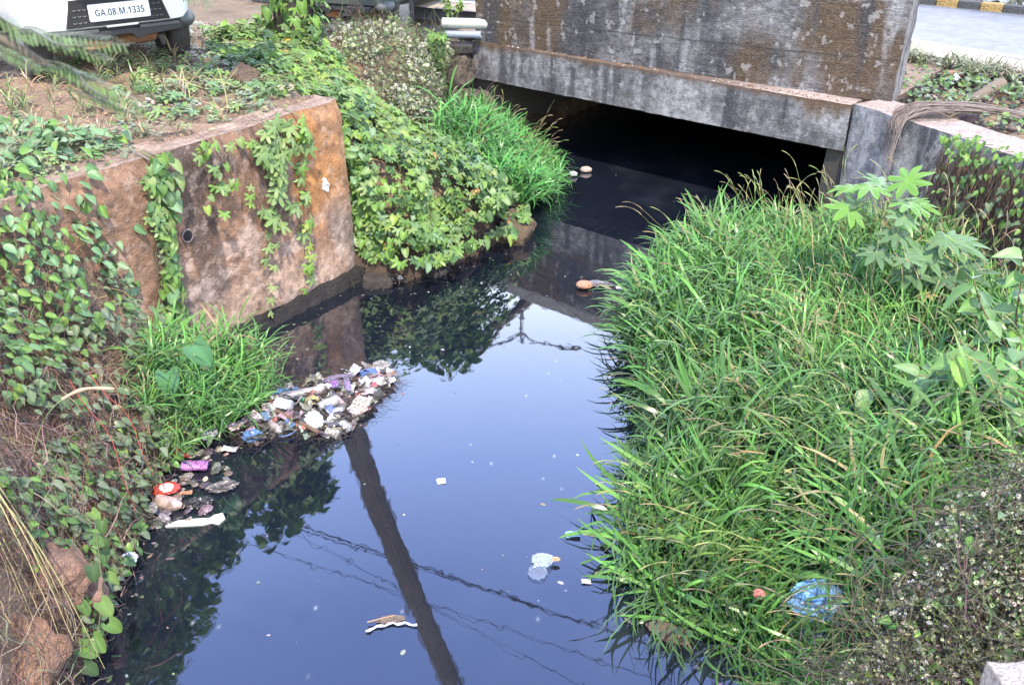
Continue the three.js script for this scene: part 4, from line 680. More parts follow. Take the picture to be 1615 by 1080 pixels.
// ------------------------------------------------------------------ left bank: litter layer, small plants, stones
function scatterMass(name, label, category, geo, mat, items) { const o = instances(name, geo, mat, items); scene.add(o); o.name = numbered(name); return tag(o, label, category, null, 'stuff'); }
{
  const BANK = [[-1.6, 7.15], [-2.3, 6.05], [-2.75, 5.35], [-4.2, 4.4], [-6.5, 5], [-6.5, 10], [-4, 12], [-2, 12.6], [-0.7, 12.2], [-0.9, 10.9], [-1.6, 10], [-2.4, 9.9], [-2.5, 8.4]];
  const bits = [], seedy = [], strawItems = [];
  for (let k = 0; k < 6500; k++) { const [x, d] = randomIn(BANK); if (fbm(x * 1.3, d * 1.3, 401, 3) < 0.36) continue; const g = groundLeaf(x, d, 0.006, R(0.012, 0.04), 'ovate', [0, 0, 0], 0.35); bits.push({ m: basis(g.p, g.n, rdir(), g.s), c: lin(...jit(pick([[0.17, 0.11, 0.07], [0.26, 0.18, 0.11], [0.1, 0.07, 0.05], [0.33, 0.25, 0.16], [0.22, 0.12, 0.06]]), 0.3)) }); }
  scatterMass('leaf_litter', 'brown dead leaf litter strewn over the bare soil of the left bank', 'leaf litter', leafGeo({ w: 0.3, fold: 0.5, droop: 0.4 }), leafWhite, bits);
  const tiny = (() => { const mb = new MB(), r = mulberry(9); for (let k = 0; k < 9; k++) { const a = r() * 6.28, L = 0.4 + 0.6 * r(), hgt = 0.3 + 0.7 * r(), p = V3(Math.cos(a) * L * 0.5, hgt, Math.sin(a) * L * 0.5); mb.tube([V3(0, 0, 0), p], 0.012, 0.008, [0.6, 0.7, 0.4], 3); for (let j = 0; j < 3; j++) { const b = a + (j - 1) * 0.9, q = V3(Math.cos(b), 0.15 * (r() - 0.3), Math.sin(b)), w = V3(-q.z, 0, q.x), g = 0.7 + 0.6 * r(); mb.strip([p, p.clone().addScaledVector(q, 0.16), p.clone().addScaledVector(q, 0.34)], w, [0.02, 0.1, 0.01], [[g, g, g]]); } } return mb.geo(); })();
  for (let k = 0; k < 2600; k++) { const [x, d] = randomIn(BANK); if (fbm(x * 1.1 + 5, d * 1.1, 411, 3) < 0.45 - 0.08 * S((d - 9) / 2)) continue; const s = R(0.04, 0.105); seedy.push({ m: basis(V(x, G(x, d) - 0.005, d), Gn(x, d).add(rdir().multiplyScalar(0.25)), rdir(), s), c: lin(...jit(pick([...PAL.pale, ...PAL.pale, ...PAL.dusty, [0.26, 0.28, 0.17], [0.3, 0.29, 0.2], [0.22, 0.2, 0.13]]), 0.2)) }); }
  scatterMass('ground_cover', 'low pale green weeds growing scattered over the left bank around the car', 'weeds', tiny, leafWhite, seedy);
  const tuft = LOW[0]; for (let k = 0; k < 420; k++) { const [x, d] = randomIn(BANK); if (fbm(x * 0.9 + 15, d * 0.9, 421, 3) < 0.5) continue; strawItems.push({ m: basis(V(x, G(x, d), d), V3(R(-0.3, 0.3), 1, R(-0.3, 0.3)), rdir(), R(0.4, 1.0)), c: lin(...jit(pick([[0.28, 0.24, 0.12], [0.18, 0.2, 0.07], [0.34, 0.29, 0.18], [0.12, 0.2, 0.05]]), 0.2)) }); }
  scatterMass('dry_grass', 'thin tufts of yellowing grass on the left bank', 'dry grass', tuft, grassMat, strawItems);
  // star creepers on the bank by the car
  const root = thing('bank_creeper', 'scattered pale star leaved creeper on the soil between the white car and the wall', 'creeper'), L = scatter([[-2.0, 6.9], [-2.5, 6.6], [-3.4, 7.2], [-3.3, 8.2], [-2.6, 8.6], [-2.0, 7.8]], 200, (x, d) => (fbm(x * 2.4, d * 2.4, 431, 3) < 0.46 ? null : groundLeaf(x, d, R(0.02, 0.09), R(0.05, 0.09), rnd() < 0.6 ? 'star' : 'ovate', pick([...PAL.pale, ...PAL.fresh, ...PAL.blue]))), 9);
  const mb = new MB(); for (let k = 0; k < 30; k++) runner(mb, R(-3.2, -2), R(6.9, 8.3), R(0.3, 0.8), 0.003, [0.14, 0.11, 0.06]); part('stem', mb.geo(), stemMat, root); foliage(root, L, 140);
  // two bare weeds, tall and stick like
  [[-2.55, 7.05, 'left'], [-2.28, 7.1, 'right']].forEach(([x, d, sd]) => { const m = new MB(), b = V(x, G(x, d), d), c = [0.3, 0.3, 0.13]; m.tube([b, b.clone().add(V3(0.0, 0.16, 0)), b.clone().add(V3(-0.03, 0.34, 0))], 0.006, 0.004, c, 5); for (const [dx, dy, y0] of [[0.14, 0.14, 0.2], [-0.12, 0.12, 0.2], [0.07, 0.05, 0.1], [-0.15, 0.02, 0.24], [0.12, -0.03, 0.22]]) m.tube([b.clone().add(V3(0, y0, 0)), b.clone().add(V3(dx, y0 + dy, 0.03))], 0.004, 0.002, c, 4); solo('weed_stalk', m.geo(), stemMat, `bare yellow branching weed stalk on the left bank, ${sd} one of the pair`, 'weed'); });
}
const rockMat = (c) => std(c, 0.95, { bumpMap: gritBump, bumpScale: 0.02 });
function rock(label, x, h, d, sx, sy, sz, c, seed, name = 'rock', category = 'rock') { const g = new THREE.IcosahedronGeometry(1, 9), q = g.attributes.position; for (let k = 0; k < q.count; k++) { const v = V3(q.getX(k), q.getY(k), q.getZ(k)).applyAxisAngle(V3(0.5, 0.7, 0.5).normalize(), seed), n = Math.pow(v.x ** 6 + v.y ** 6 + v.z ** 6, -1 / 6); v.multiplyScalar(n).applyAxisAngle(V3(0.5, 0.7, 0.5).normalize(), -seed); q.setXYZ(k, v.x, v.y, v.z); } roughen(g, 0.15, 1.3, seed); g.scale(sx, sy, sz); const gg = roughen(g, 0.012, 11, seed); const o = solo(name, gg, rockMat(c), label, category, V(x, h, d)); o.rotation.y = seed; return o; }
rock('large pinkish laterite block at the water, upper one at the lower left', -2.2, 0.4, 3.12, 0.13, 0.15, 0.14, [0.25, 0.15, 0.105], 3);
rock('smooth brown laterite block lowest in the left corner', -2.2, 0.28, 2.72, 0.16, 0.17, 0.15, [0.22, 0.125, 0.08], 5);
rock('small pink stone wedged beside the larger laterite block', -2.1, 0.2, 3.2, 0.07, 0.1, 0.07, [0.34, 0.21, 0.16], 8);
rock('dark clod of earth lying on the bank near the palm', -2.35, 1.62, 7.85, 0.14, 0.1, 0.1, [0.14, 0.09, 0.065], 11, 'earth_clod', 'clod');
rock('flat pale stone half buried on the bank before the car', -2.9, 1.6, 7.3, 0.17, 0.05, 0.07, [0.3, 0.22, 0.17], 13);
rock('mossy brown boulder at the water under the ridge vine', 0.02, 0.05, 8.2, 0.2, 0.16, 0.16, [0.12, 0.085, 0.05], 17);
rock('dark wet stone at the foot of the vine by the wall corner', -1.2, 0.0, 7.15, 0.14, 0.07, 0.12, [0.06, 0.05, 0.045], 19);
rock('grey wet stone at the waterline below the heart leaves', -0.7, 0.0, 7.38, 0.12, 0.06, 0.1, [0.05, 0.043, 0.04], 23);
// dry roots and twigs over the near left bank
const twigs = [1, 2, 3].map((sd) => { const r = mulberry(sd), mb = new MB(); for (let k = 0; k < 7; k++) { let p = V3(r() * 0.3 - 0.15, 0.02 * r(), r() * 0.3 - 0.15), a = r() * 6.28; const pts = []; for (let j = 0; j < 7; j++) { pts.push(p.clone()); a += (r() - 0.5) * 1.3; p.add(V3(Math.cos(a) * 0.045, (r() - 0.45) * 0.03, Math.sin(a) * 0.045)); } const g = 0.7 + 0.7 * r(); mb.tube(pts, 0.0022, 0.001, [g, g, g], 3); } return mb.geo(); });
{
  const Q = [[-2.06, 2.2], [-2.1, 3.4], [-2.14, 4.4], [-2.5, 4.9], [-3.4, 5.0], [-3.6, 3.6], [-3.0, 2.2]], A = [[], [], []];
  scatter(Q, 700, (x, d, n) => { const i = Math.floor(rnd() * 3); A[i].push({ m: basis(V(x, G(x, d), d).addScaledVector(n, R(0, 0.05)), n.clone().add(rdir().multiplyScalar(0.3)), rdir(), R(0.7, 1.5)), c: lin(...jit(pick([[0.11, 0.07, 0.052], [0.17, 0.12, 0.09], [0.07, 0.045, 0.035], [0.24, 0.18, 0.13]]), 0.25)) }); return 1; });
  const root = thing('dry_roots', 'tangle of dry brown roots and twigs over the near left bank', 'roots', null, null, 'stuff'); A.forEach((q, k) => instances('root_tangle', twigs[k], stemMat, q, root));
  const H = thing('heart_leaf_vine', 'green heart leaved vine trailing along the water at the lower left corner', 'vine'), L = [];
  for (const [x, h, d, s] of [[-1.9, 0.42, 2.95, 0.1], [-1.86, 0.34, 2.9, 0.09], [-1.96, 0.24, 2.9, 0.1], [-2.02, 0.2, 2.88, 0.11], [-2.0, 0.12, 2.84, 0.1], [-2.12, 0.14, 2.86, 0.1], [-2.16, 0.24, 2.8, 0.09], [-2.3, 0.36, 2.75, 0.11], [-2.34, 0.26, 2.7, 0.1], [-2.22, 0.12, 2.74, 0.09], [-1.98, 0.5, 3.1, 0.09], [-2.0, 0.58, 3.2, 0.08], [-1.98, 0.62, 3.28, 0.07], [-2.0, 0.46, 3.25, 0.08], [-1.96, 0.38, 3.15, 0.08], [-2.03, 0.66, 3.3, 0.07], [-1.97, 0.54, 3.22, 0.06], [-2.36, 0.5, 2.72, 0.1], [-2.38, 0.16, 2.6, 0.1], [-2.06, 0.3, 3.05, 0.08]]) L.push({ p: V(x, h, d), n: V3(0.6, 0.8, 0.4).add(rdir().multiplyScalar(0.4)), dir: V3(0.4, -0.8, 0.3).add(rdir().multiplyScalar(0.5)), s: s * 0.85, type: 'heart', v: Math.floor(rnd() * 9), c: mul(pick(PAL.fresh), 0.7) });
  const mb = new MB(); mb.tube(path([[-2.4, 0.6, 2.8], [-2.1, 0.3, 2.85], [-1.98, 0.2, 2.9], [-1.92, 0.4, 3.0], [-2.0, 0.62, 3.25]]).getPoints(30), 0.004, 0.002, [0.12, 0.14, 0.06], 4); part('stem', mb.geo(), stemMat, H); foliage(H, L);
  const st = new MB(), r = mulberry(77); for (let k = 0; k < 13; k++) { const a = V3(-2.5 + 0.3 * r(), 1.0 + 0.35 * r(), -2.9 - 0.2 * r()), pts = []; let p = a.clone(), dx = 0.02 + 0.05 * r(), dy = -0.06 - 0.05 * r(), dz = 0.03 * r(); for (let j = 0; j < 9; j++) { pts.push(p.clone()); p.add(V3(dx + 0.012 * (r() - 0.5), dy, dz)); dy -= 0.008; dx *= 0.9; } const c = mixc([0.42, 0.33, 0.17], [0.24, 0.26, 0.1], r()); st.tube(pts, 0.004, 0.0015, c, 4); }
  solo('straw_stalks', st.geo(), stemMat, 'dry yellow straw stalks hanging down the left edge above the laterite blocks', 'straw');
  const rs = new MB(); for (const [a, b] of [[[-2.33, 1.0, 3.95], [-2.05, 0.3, 3.7]], [[-2.3, 0.95, 4.1], [-1.98, 0.42, 3.85]]]) { const A2 = V(...a), B2 = V(...b), pts = []; for (let j = 0; j < 12; j++) pts.push(A2.clone().lerp(B2, j / 11).add(V3(0.06 * Math.sin(j / 11 * 3.1), 0, 0.02 * Math.sin(j)))); rs.tube(pts, 0.003, 0.002, [0.25, 0.045, 0.03], 5); }
  solo('red_weed', rs.geo(), stemMat, 'two thin red plant stems arching down the near left bank', 'stems');
  const fox = new MB(); const fp = path([[-2.5, 0.5, 3.5], [-2.35, 0.95, 3.7], [-2.22, 1.02, 3.82], [-2.08, 0.98, 3.9]]).getPoints(30); fox.tube(fp.slice(0, 16), 0.002, 0.002, [0.2, 0.25, 0.1], 4); fox.tube(fp.slice(15), (t) => 0.009 * (1 + 0.2 * Math.sin(t * 80)) * (t > 0.95 ? 0.5 : 1), 0, [0.36, 0.26, 0.17], 7); solo('foxtail_stalk', fox.geo(), stemMat, 'single thick brown foxtail grass head bending over the left bank', 'grass stalk');
}

// ------------------------------------------------------------------ plants of the right bank
{
  const t = thing('castor_plant', 'young castor oil plant with big star shaped leaves beside the wing wall', 'plant'), stems = new MB(), stemsB = new MB(), base = V(2.72, 0.2, 5.9), base2 = V(2.95, 0.2, 5.75), top = V(2.72, 1.18, 6.1), top2 = V(3.02, 0.86, 6.0);
  stems.tube([base, V(2.7, 0.6, 6.0), top], 0.012, 0.007, [0.22, 0.26, 0.13], 7); stemsB.tube([base2, V(2.98, 0.5, 5.9), top2], 0.011, 0.006, [0.2, 0.25, 0.12], 7);
  const L = [], lime = [0.1, 0.225, 0.025], pale = [0.1, 0.19, 0.075], grey = [0.07, 0.14, 0.055];
  for (const [x, h, d, s, c, k] of [[2.56, 1.3, 6.05, 0.15, lime], [2.84, 1.33, 6.1, 0.16, lime], [2.7, 1.27, 6.2, 0.14, pale], [2.84, 1.19, 6.0, 0.15, [0.1, 0.23, 0.04]], [2.42, 1.15, 6.0, 0.16, lime], [2.72, 1.02, 5.85, 0.13, grey], [2.98, 0.86, 5.85, 0.17, pale], [3.22, 0.93, 5.9, 0.19, pale], [2.88, 0.74, 5.8, 0.15, grey], [3.3, 0.72, 5.85, 0.19, grey], [2.55, 1.08, 6.25, 0.14, [0.11, 0.22, 0.04]], [3.05, 1.08, 6.3, 0.16, lime], [2.95, 1.14, 6.2, 0.12, lime], [2.98, 0.62, 5.7, 0.075, [0.35, 0.24, 0.1]], [2.6, 0.9, 5.8, 0.13, grey], [2.8, 0.88, 5.75, 0.12, pale], [3.12, 0.72, 5.75, 0.15, grey], [2.5, 1.22, 6.25, 0.13, lime], [2.78, 1.12, 5.9, 0.13, pale], [3.1, 0.98, 5.85, 0.14, pale]]) {
    const p = V(x, h, d), from = x > 2.9 && h < 1 ? top2 : top; (from === top2 ? stemsB : stems).tube([from.clone().add(V3(0, -0.12, 0)), from.clone().lerp(p, 0.5).add(V3(0, 0.03, 0)), p], 0.0035, 0.0028, [0.26, 0.3, 0.14], 5);
    L.push({ p, n: V3(R(-0.4, 0.4), 1, R(-0.05, 0.4)).add(rdir().multiplyScalar(0.2)), dir: p.clone().sub(from).setY(-0.12).add(rdir().multiplyScalar(0.05)), s: s * 1.25, type: 'castor', v: Math.floor(rnd() * 2), c });
  }
  part('stem', stems.geo(), stemMat, t); part('stem', stemsB.geo(), stemMat, t); foliage(t, L);
}
{
  const t = thing('broadleaf_shrub', 'shrub with large glossy oval leaves leaning in from the right edge over the grass', 'shrub'), mb = new MB(), L = [];
  const twig = (pts, n, s0, pal) => { const c = path(pts), q = c.getPoints(16); mb.tube(q, 0.008, 0.003, [0.16, 0.09, 0.06], 5); for (let k = 0; k < n; k++) { const u = 0.3 + 0.7 * k / (n - 1), p = c.getPointAt(u), tan = c.getTangentAt(u), a = k * 2.4, side = V3(Math.cos(a), 0.15, Math.sin(a)); L.push({ p, n: V3(0, 1, 0.25).add(rdir().multiplyScalar(0.45)), dir: side.clone().add(tan.multiplyScalar(0.7)), s: s0 * R(0.75, 1.25), type: rnd() < 0.6 ? 'broad' : 'ovate', v: Math.floor(rnd() * 9), c: pick(pal) }); } };
  const gl = [[0.11, 0.22, 0.06], [0.16, 0.26, 0.1], [0.07, 0.16, 0.04], [0.11, 0.24, 0.03], [0.15, 0.28, 0.04], [0.05, 0.12, 0.03]];
  twig([[3.5, 0.2, 4.7], [3.1, 0.7, 4.75], [2.85, 1.0, 4.75], [2.72, 1.22, 4.72]], 19, 0.18, gl); twig([[3.5, 0.2, 4.7], [3.2, 0.75, 4.9], [3.12, 1.15, 4.9], [3.05, 1.3, 4.85]], 18, 0.17, gl);
  twig([[3.4, 0.3, 4.6], [2.95, 0.6, 4.4], [2.6, 0.72, 4.35], [2.35, 0.78, 4.35]], 21, 0.17, gl); twig([[3.4, 0.25, 4.5], [2.9, 0.75, 4.2], [2.6, 0.98, 4.15], [2.42, 1.05, 4.1]], 20, 0.18, gl);
  twig([[3.4, 0.25, 4.5], [2.95, 0.6, 4.0], [2.75, 0.8, 3.95], [2.65, 0.85, 3.9]], 17, 0.16, gl); twig([[3.4, 0.3, 4.6], [2.8, 0.5, 4.5], [2.45, 0.5, 4.55], [2.2, 0.52, 4.6]], 20, 0.16, gl); twig([[3.4, 0.3, 4.6], [3.1, 0.6, 4.35], [2.9, 0.85, 4.3], [2.85, 1.02, 4.3]], 16, 0.16, gl);
  part('stem', mb.geo(), stemMat, t); foliage(t, L);
}
function bushMass(root, name, items, geo, mat) { if (items.length) instances(name, geo, mat, items, root); }
const blossom = (() => { const mb = new MB(), r = mulberry(15); for (let k = 0; k < 7; k++) { const a = k * 0.9, q = V3(Math.cos(a), 0.2 + 0.7 * r(), Math.sin(a)), o = V3(Math.cos(a) * 0.3, 0.5 * r(), Math.sin(a) * 0.3); mb.strip([o, o.clone().addScaledVector(q, 0.45), o.clone().addScaledVector(q, 0.9)], V3(-q.z, 0.3, q.x), [0.12, 0.36, 0.1], [[1, 1, 1]]); } return mb.geo(); })(), blossomMat = std([1, 1, 1], 0.9), wisp = twigs[1];
function flowerBush(label, centers, nf, ns, nt, fs, name = 'dry_flower_bush', stuffed = 'stuff') {
  const root = thing(name, label, 'bush', null, null, stuffed), F = [], B = [], T = [], W = [];
  const at = () => { const [x, h, d, rx, rh, rd] = pick(centers), q = rdir().multiplyScalar(Math.pow(rnd(), 0.4)); return V(x + q.x * rx, h + q.y * rh, d + q.z * rd); };
  for (let k = 0; k < nf; k++) { const s = fs * R(0.5, 1.2); F.push({ m: basis(at(), rdir(), rdir(), V3(s, s * 0.7, s)), c: lin(...jit(pick([[0.5, 0.5, 0.38], [0.4, 0.43, 0.28], [0.26, 0.32, 0.14], [0.3, 0.3, 0.22]]), 0.15)) }); }
  for (let k = 0; k < ns; k++) { const s = fs * R(0.5, 1.2); B.push({ m: basis(at(), rdir(), rdir(), V3(s, s * 0.8, s)), c: lin(...jit(pick([[0.17, 0.15, 0.11], [0.24, 0.22, 0.16], [0.12, 0.11, 0.075], [0.13, 0.15, 0.07]]), 0.25)) }); }
  for (let k = 0; k < nt; k++) { W.push({ m: basis(at(), rdir().add(V3(0, 0.6, 0)), rdir(), R(0.6, 1.5)), c: lin(...jit(pick([[0.1, 0.08, 0.06], [0.09, 0.11, 0.045], [0.05, 0.04, 0.032]]), 0.25)) }); T.push({ m: basis(at(), V3(0, 1, 0).add(rdir()), rdir(), R(0.025, 0.06)), c: lin(...jit(pick([...PAL.fresh, ...PAL.dusty, [0.1, 0.14, 0.06]]), 0.2)) }); }
  bushMass(root, 'flowers', F, blossom, blossomMat); bushMass(root, 'seed_clusters', B, blossom, blossomMat); bushMass(root, 'twigs', W.slice(0, 620), wisp, stemMat); bushMass(root, 'small_leaves', T, LEAF.ovate[1], leafWhite);
  return root;
}
flowerBush('brown dried flowering bush with tiny white blossoms in the lower right corner', [[2.15, 0.85, 2.75, 0.42, 0.38, 0.35], [1.85, 0.62, 2.6, 0.38, 0.3, 0.28], [1.62, 0.42, 2.42, 0.3, 0.26, 0.22], [2.3, 0.6, 2.5, 0.5, 0.5, 0.35], [2.0, 0.4, 2.3, 0.5, 0.35, 0.3], [2.35, 1.05, 2.9, 0.3, 0.25, 0.25]], 11500, 6500, 1900, 0.0082);
flowerBush('pale whitish flowering scrub on the far bank between the vine ridge and the pipes', [[-1.1, 0.95, 10.45, 0.3, 0.3, 0.25], [-1.35, 1.15, 10.8, 0.4, 0.3, 0.35], [-1.7, 1.3, 11.3, 0.45, 0.22, 0.4], [-1.0, 1.15, 11.2, 0.3, 0.2, 0.3], [-1.75, 1.25, 10.5, 0.3, 0.22, 0.3], [-1.3, 0.85, 9.9, 0.35, 0.25, 0.3], [-2.0, 1.35, 10.9, 0.4, 0.2, 0.4], [-1.15, 0.75, 10.0, 0.3, 0.25, 0.25], [-1.55, 1.0, 10.2, 0.35, 0.2, 0.3], [-1.0, 0.72, 10.3, 0.2, 0.25, 0.25]], 9500, 500, 2000, 0.021);
{ // creepers and greens about the pipes and along the verges
  const root = thing('far_creeper', 'small leaved green creeper tumbling over the edge beside the two pipes', 'creeper'), L = [];
  L.push(...scatter([[-2.4, 12.3], [-0.7, 12.6], [-0.55, 12.0], [-0.95, 11.3], [-1.6, 11.4], [-2.3, 11.6]], 420, (x, d) => groundLeaf(x, d, R(0.02, 0.14), R(0.04, 0.08), 'ovate', pick([...PAL.fresh, ...PAL.pale])), 12));
  for (let k = 0; k < 150; k++) { const a = R(0, 1); L.push({ p: V(-0.98 + 0.12 * rnd() + 0.05 * a, 1.42 - 0.6 * Math.pow(rnd(), 1.5), 11.0 + R(-0.12, 0.12)), n: V3(0.4, 0.6, 0.6).add(rdir().multiplyScalar(0.5)), dir: V3(0.2, -1, 0.2).add(rdir().multiplyScalar(0.4)), s: R(0.05, 0.085), type: rnd() < 0.4 ? 'star' : 'ovate', v: k % 9, c: pick(PAL.fresh) }); }
  const mb = new MB(); for (let k = 0; k < 20; k++) runner(mb, R(-2.2, -0.8), R(11.4, 12.4), 0.5, 0.003, [0.12, 0.13, 0.06]); part('stem', mb.geo(), stemMat, root); foliage(root, L, 120);
  const p = thing('sapling', 'light green leafy sapling at the left end of the parapet near the top', 'sapling', V(-0.75, 1.27, 12.2)), L2 = [], m2 = new MB();
  for (let k = 0; k < 6; k++) { const a = R(0, 6.28), q = V3(Math.cos(a) * 0.16, R(0.28, 0.5), Math.sin(a) * 0.16); m2.tube([V3(0, 0, 0), q.clone().multiplyScalar(0.5).add(V3(0, 0.06, 0)), q], 0.006, 0.003, [0.2, 0.22, 0.1], 4); for (let j = 0; j < 12; j++) L2.push({ p: q.clone().multiplyScalar(R(0.4, 1.05)), n: V3(0, 1, 0).add(rdir().multiplyScalar(0.7)), dir: rdir(), s: R(0.06, 0.1), type: 'ovate', v: j, c: pick(PAL.lime) }); }
  part('stem', m2.geo(), stemMat, p); foliage(p, L2, 80);
}
{ // two pipes, the broken slab and the lump of masonry under them
  const pvc = std([0.36, 0.37, 0.33], 0.6), old = std([0.2, 0.23, 0.27], 0.55), pipe = (r, l) => { const s = [[r, -l / 2], [r * 1.1, -l / 2], [r * 1.1, -l / 2 + 0.08], [r, -l / 2 + 0.08], [r, l / 2], [r * 0.86, l / 2], [r * 0.86, -l / 2], [r, -l / 2]].map(([a, b]) => new THREE.Vector2(a, b)); return new THREE.LatheGeometry(s, 24).rotateZ(Math.PI / 2); };
  const a = solo('water_pipe', pipe(0.062, 0.6), pvc, 'thick pale plastic pipe entering the left end of the bridge, upper of two', 'pipe', V(-0.56, 1.46, 11.42)); a.rotation.y = -0.12;
  const b = solo('water_pipe', pipe(0.043, 0.44), old, 'thinner grey blue pipe just below the pale pipe at the bridge end', 'pipe', V(-0.6, 1.34, 11.36)); b.rotation.y = -0.1;
  solo('broken_slab', roughen(boxAt(-0.16, 0.14, -0.04, 0.04, -0.2, 0.12, 12, 4, 12), 0.012, 9, 4), M.darkConcrete, 'broken concrete slab jutting out below the pipes', 'slab', V(-0.62, 1.19, 11.32));
  rock('dark lump of old masonry hanging in the hollow below the slab', -0.68, 0.92, 11.36, 0.17, 0.2, 0.16, [0.13, 0.1, 0.08], 29, 'masonry_lump', 'masonry');
  rock('long brown stone lying at the bottom of the hollow beside the abutment', -0.48, 0.62, 11.12, 0.26, 0.09, 0.1, [0.11, 0.08, 0.065], 31);
}
{ // verge right of the parapet: rubble, ivy, a log, and the mat of dead roots over the wall
  const VP = [[3.75, 8.75], [4.3, 10.1], [5.1, 9.8], [6.2, 8.0], [5.4, 6.6], [4.5, 6.7], [4.15, 7.8]], stones = [];
  for (let k = 0; k < 260; k++) { const [x, d] = randomIn(VP), s = R(0.015, 0.06); stones.push({ m: basis(V(x, Math.max(1.22, G(x, d)) + s * 0.2, d), rdir().add(V3(0, 1.5, 0)), rdir(), V3(s, s * 0.6, s * R(0.7, 1.3))), c: lin(...jit(pick([[0.07, 0.06, 0.055], [0.12, 0.1, 0.09], [0.2, 0.17, 0.16], [0.05, 0.045, 0.04]]), 0.3)) }); }
  scatterMass('rubble', 'dark rubble and debris strewn between the parapet end and the road', 'rubble', roughen(new THREE.IcosahedronGeometry(1, 2), 0.2, 1.3, 3), std([1, 1, 1], 0.95), stones);
  const root = thing('verge_ivy', 'dark ivy like ground creeper over the rubble beside the road at the right', 'creeper'), L = [];
  for (let k = 0; k < 1100; k++) { const [x, d] = randomIn(VP); if (fbm(x * 1.9, d * 1.9, 511, 3) < 0.4) continue; const right = x - (d - 8) * 0.2 > 4.6 && d < 8.2; L.push({ p: V(x, Math.max(1.23, G(x, d)) + R(0.02, 0.12), d), n: V3(0, 1, 0.3).add(rdir().multiplyScalar(0.5)), dir: rdir(), s: R(0.03, 0.065), type: 'heart', v: k, c: right ? pick(PAL.pale) : rnd() < 0.4 ? pick(PAL.dusty) : mul(pick(PAL.fresh), 0.7) }); }
  const mb = new MB(); for (let k = 0; k < 25; k++) { const [x, d] = randomIn(VP); runner(mb, x, d, 0.6, 0.003, [0.12, 0.1, 0.06]); } part('stem', mb.geo(), stemMat, root); foliage(root, L, 260);
  const gr = thing('verge_grass', 'pale thin grass along the road edge right of the parapet', 'grass', null, null, 'stuff'), q = []; for (let k = 0; k < 260; k++) { const t = rnd(), x = lerp(3.9, 5.3, t) + R(-0.15, 0.15), d = lerp(10.9, 9.4, t) + R(-0.25, 0.1); q.push({ m: basis(V(x, 1.23, d), V3(R(-0.3, 0.3), 1, R(-0.3, 0.3)), rdir(), R(0.5, 1)), c: lin(...jit(pick([[0.2, 0.2, 0.11], [0.14, 0.17, 0.07], [0.25, 0.23, 0.15]]), 0.2)) }); } instances('grass_blades', LOW[1], grassMat, q, gr);
  const log = roughen(new THREE.CylinderGeometry(0.045, 0.055, 0.75, 12, 10).rotateZ(Math.PI / 2), 0.012, 6, 3); const lg = solo('log', log, std([0.24, 0.18, 0.13], 0.95, { bumpMap: gritBump, bumpScale: 0.02 }), 'brown weathered log lying across the rubble beside the road', 'log', V(4.62, 1.3, 8.72)); lg.rotation.set(0, 0.75, 0.08);
  const br = solo('brick', boxAt(-0.11, 0.11, -0.035, 0.035, -0.05, 0.05, 3, 2, 2), std([0.3, 0.16, 0.1], 0.9), 'reddish brick half buried in the rubble near the road edge', 'brick', V(4.72, 1.26, 9.65)); br.rotation.y = 0.4;
  const paper = solo('white_scrap', roughen(new THREE.IcosahedronGeometry(0.035, 3), 0.02, 30, 5), std([0.7, 0.7, 0.72], 0.8), 'small white paper scrap among the ivy between log and brick', 'scrap', V(4.6, 1.3, 9.35));
  const rm = new MB(), r = mulberry(61); for (let k = 0; k < 120; k++) { const o = (r() + r() - 1) * 0.36, w = r(), J = () => (r() - 0.5) * 0.12, pts = path([[4.5 - 0.2 * w + o, 1.3 + 0.04 * r(), 7.9 - o * 0.5], [4.0 + o * 0.5 + J(), 1.32 + 0.07 * r(), 7.95 + o * 0.3 + J()], [3.65 + o * 0.25 + J() * 0.5, 1.33 + 0.05 * r(), 7.95 + o * 0.5 + J()], [3.46 + o * 0.2, 1.25 + 0.06 * r(), 7.9 + o * 0.8 + J()], [3.38 + o * 0.25 + J() * 0.4, 0.9 + 0.35 * r(), 7.8 + o * 1.1 + J()]]).getPoints(14); const g = 0.5 + 0.8 * r(); rm.tube(pts, 0.0045, 0.002, [0.17 * g, 0.135 * g, 0.115 * g], 4); }
  solo('dead_root_mat', rm.geo(), stemMat, 'mat of grey dead roots draped over the top of the wing wall', 'roots');
  // dry roots and small leaves that hang on the right wall
  const rr = new MB(); for (let k = 0; k < 520; k++) { const t = r(), x0 = lerp(3.66, 4.25, t), d0 = lerp(7.3, 5.9, t); let p = V(x0 - 0.03, 1.28 - 0.3 * r(), d0), pts = []; const n = 5 + Math.floor(9 * r()); for (let j = 0; j < n; j++) { pts.push(p.clone()); p = p.clone().add(V3((r() - 0.55) * 0.05, -0.07, (r() - 0.5) * 0.09)); } const g = 0.6 + 0.8 * r(); rr.tube(pts, 0.004, 0.002, [0.13 * g, 0.085 * g, 0.06 * g], 3); }
  solo('hanging_roots', rr.geo(), stemMat, 'curtain of thin brown dry roots hanging down the wing wall at the right edge', 'roots');
  const wv = thing('wall_creeper', 'small leaved green creeper hanging over the wing wall at the right edge', 'creeper'), L3 = [], m3 = new MB();
  for (let k = 0; k < 330; k++) { const t = rnd(), x0 = lerp(3.75, 4.2, t), d0 = lerp(7.25, 6.0, t), dn = Math.pow(rnd(), 1.4) * 0.9; L3.push({ p: V(x0 - R(0.03, 0.2), 1.33 - dn + R(0, 0.08), d0 - 0.05), n: V3(-0.6, 0.6, 0.5).add(rdir().multiplyScalar(0.5)), dir: V3(-0.3, -1, 0.2).add(rdir().multiplyScalar(0.6)), s: R(0.035, 0.07), type: rnd() < 0.7 ? 'ovate' : 'heart', v: k, c: dn < 0.25 ? pick(PAL.fresh) : pick([...PAL.fresh, ...PAL.dusty]) }); }
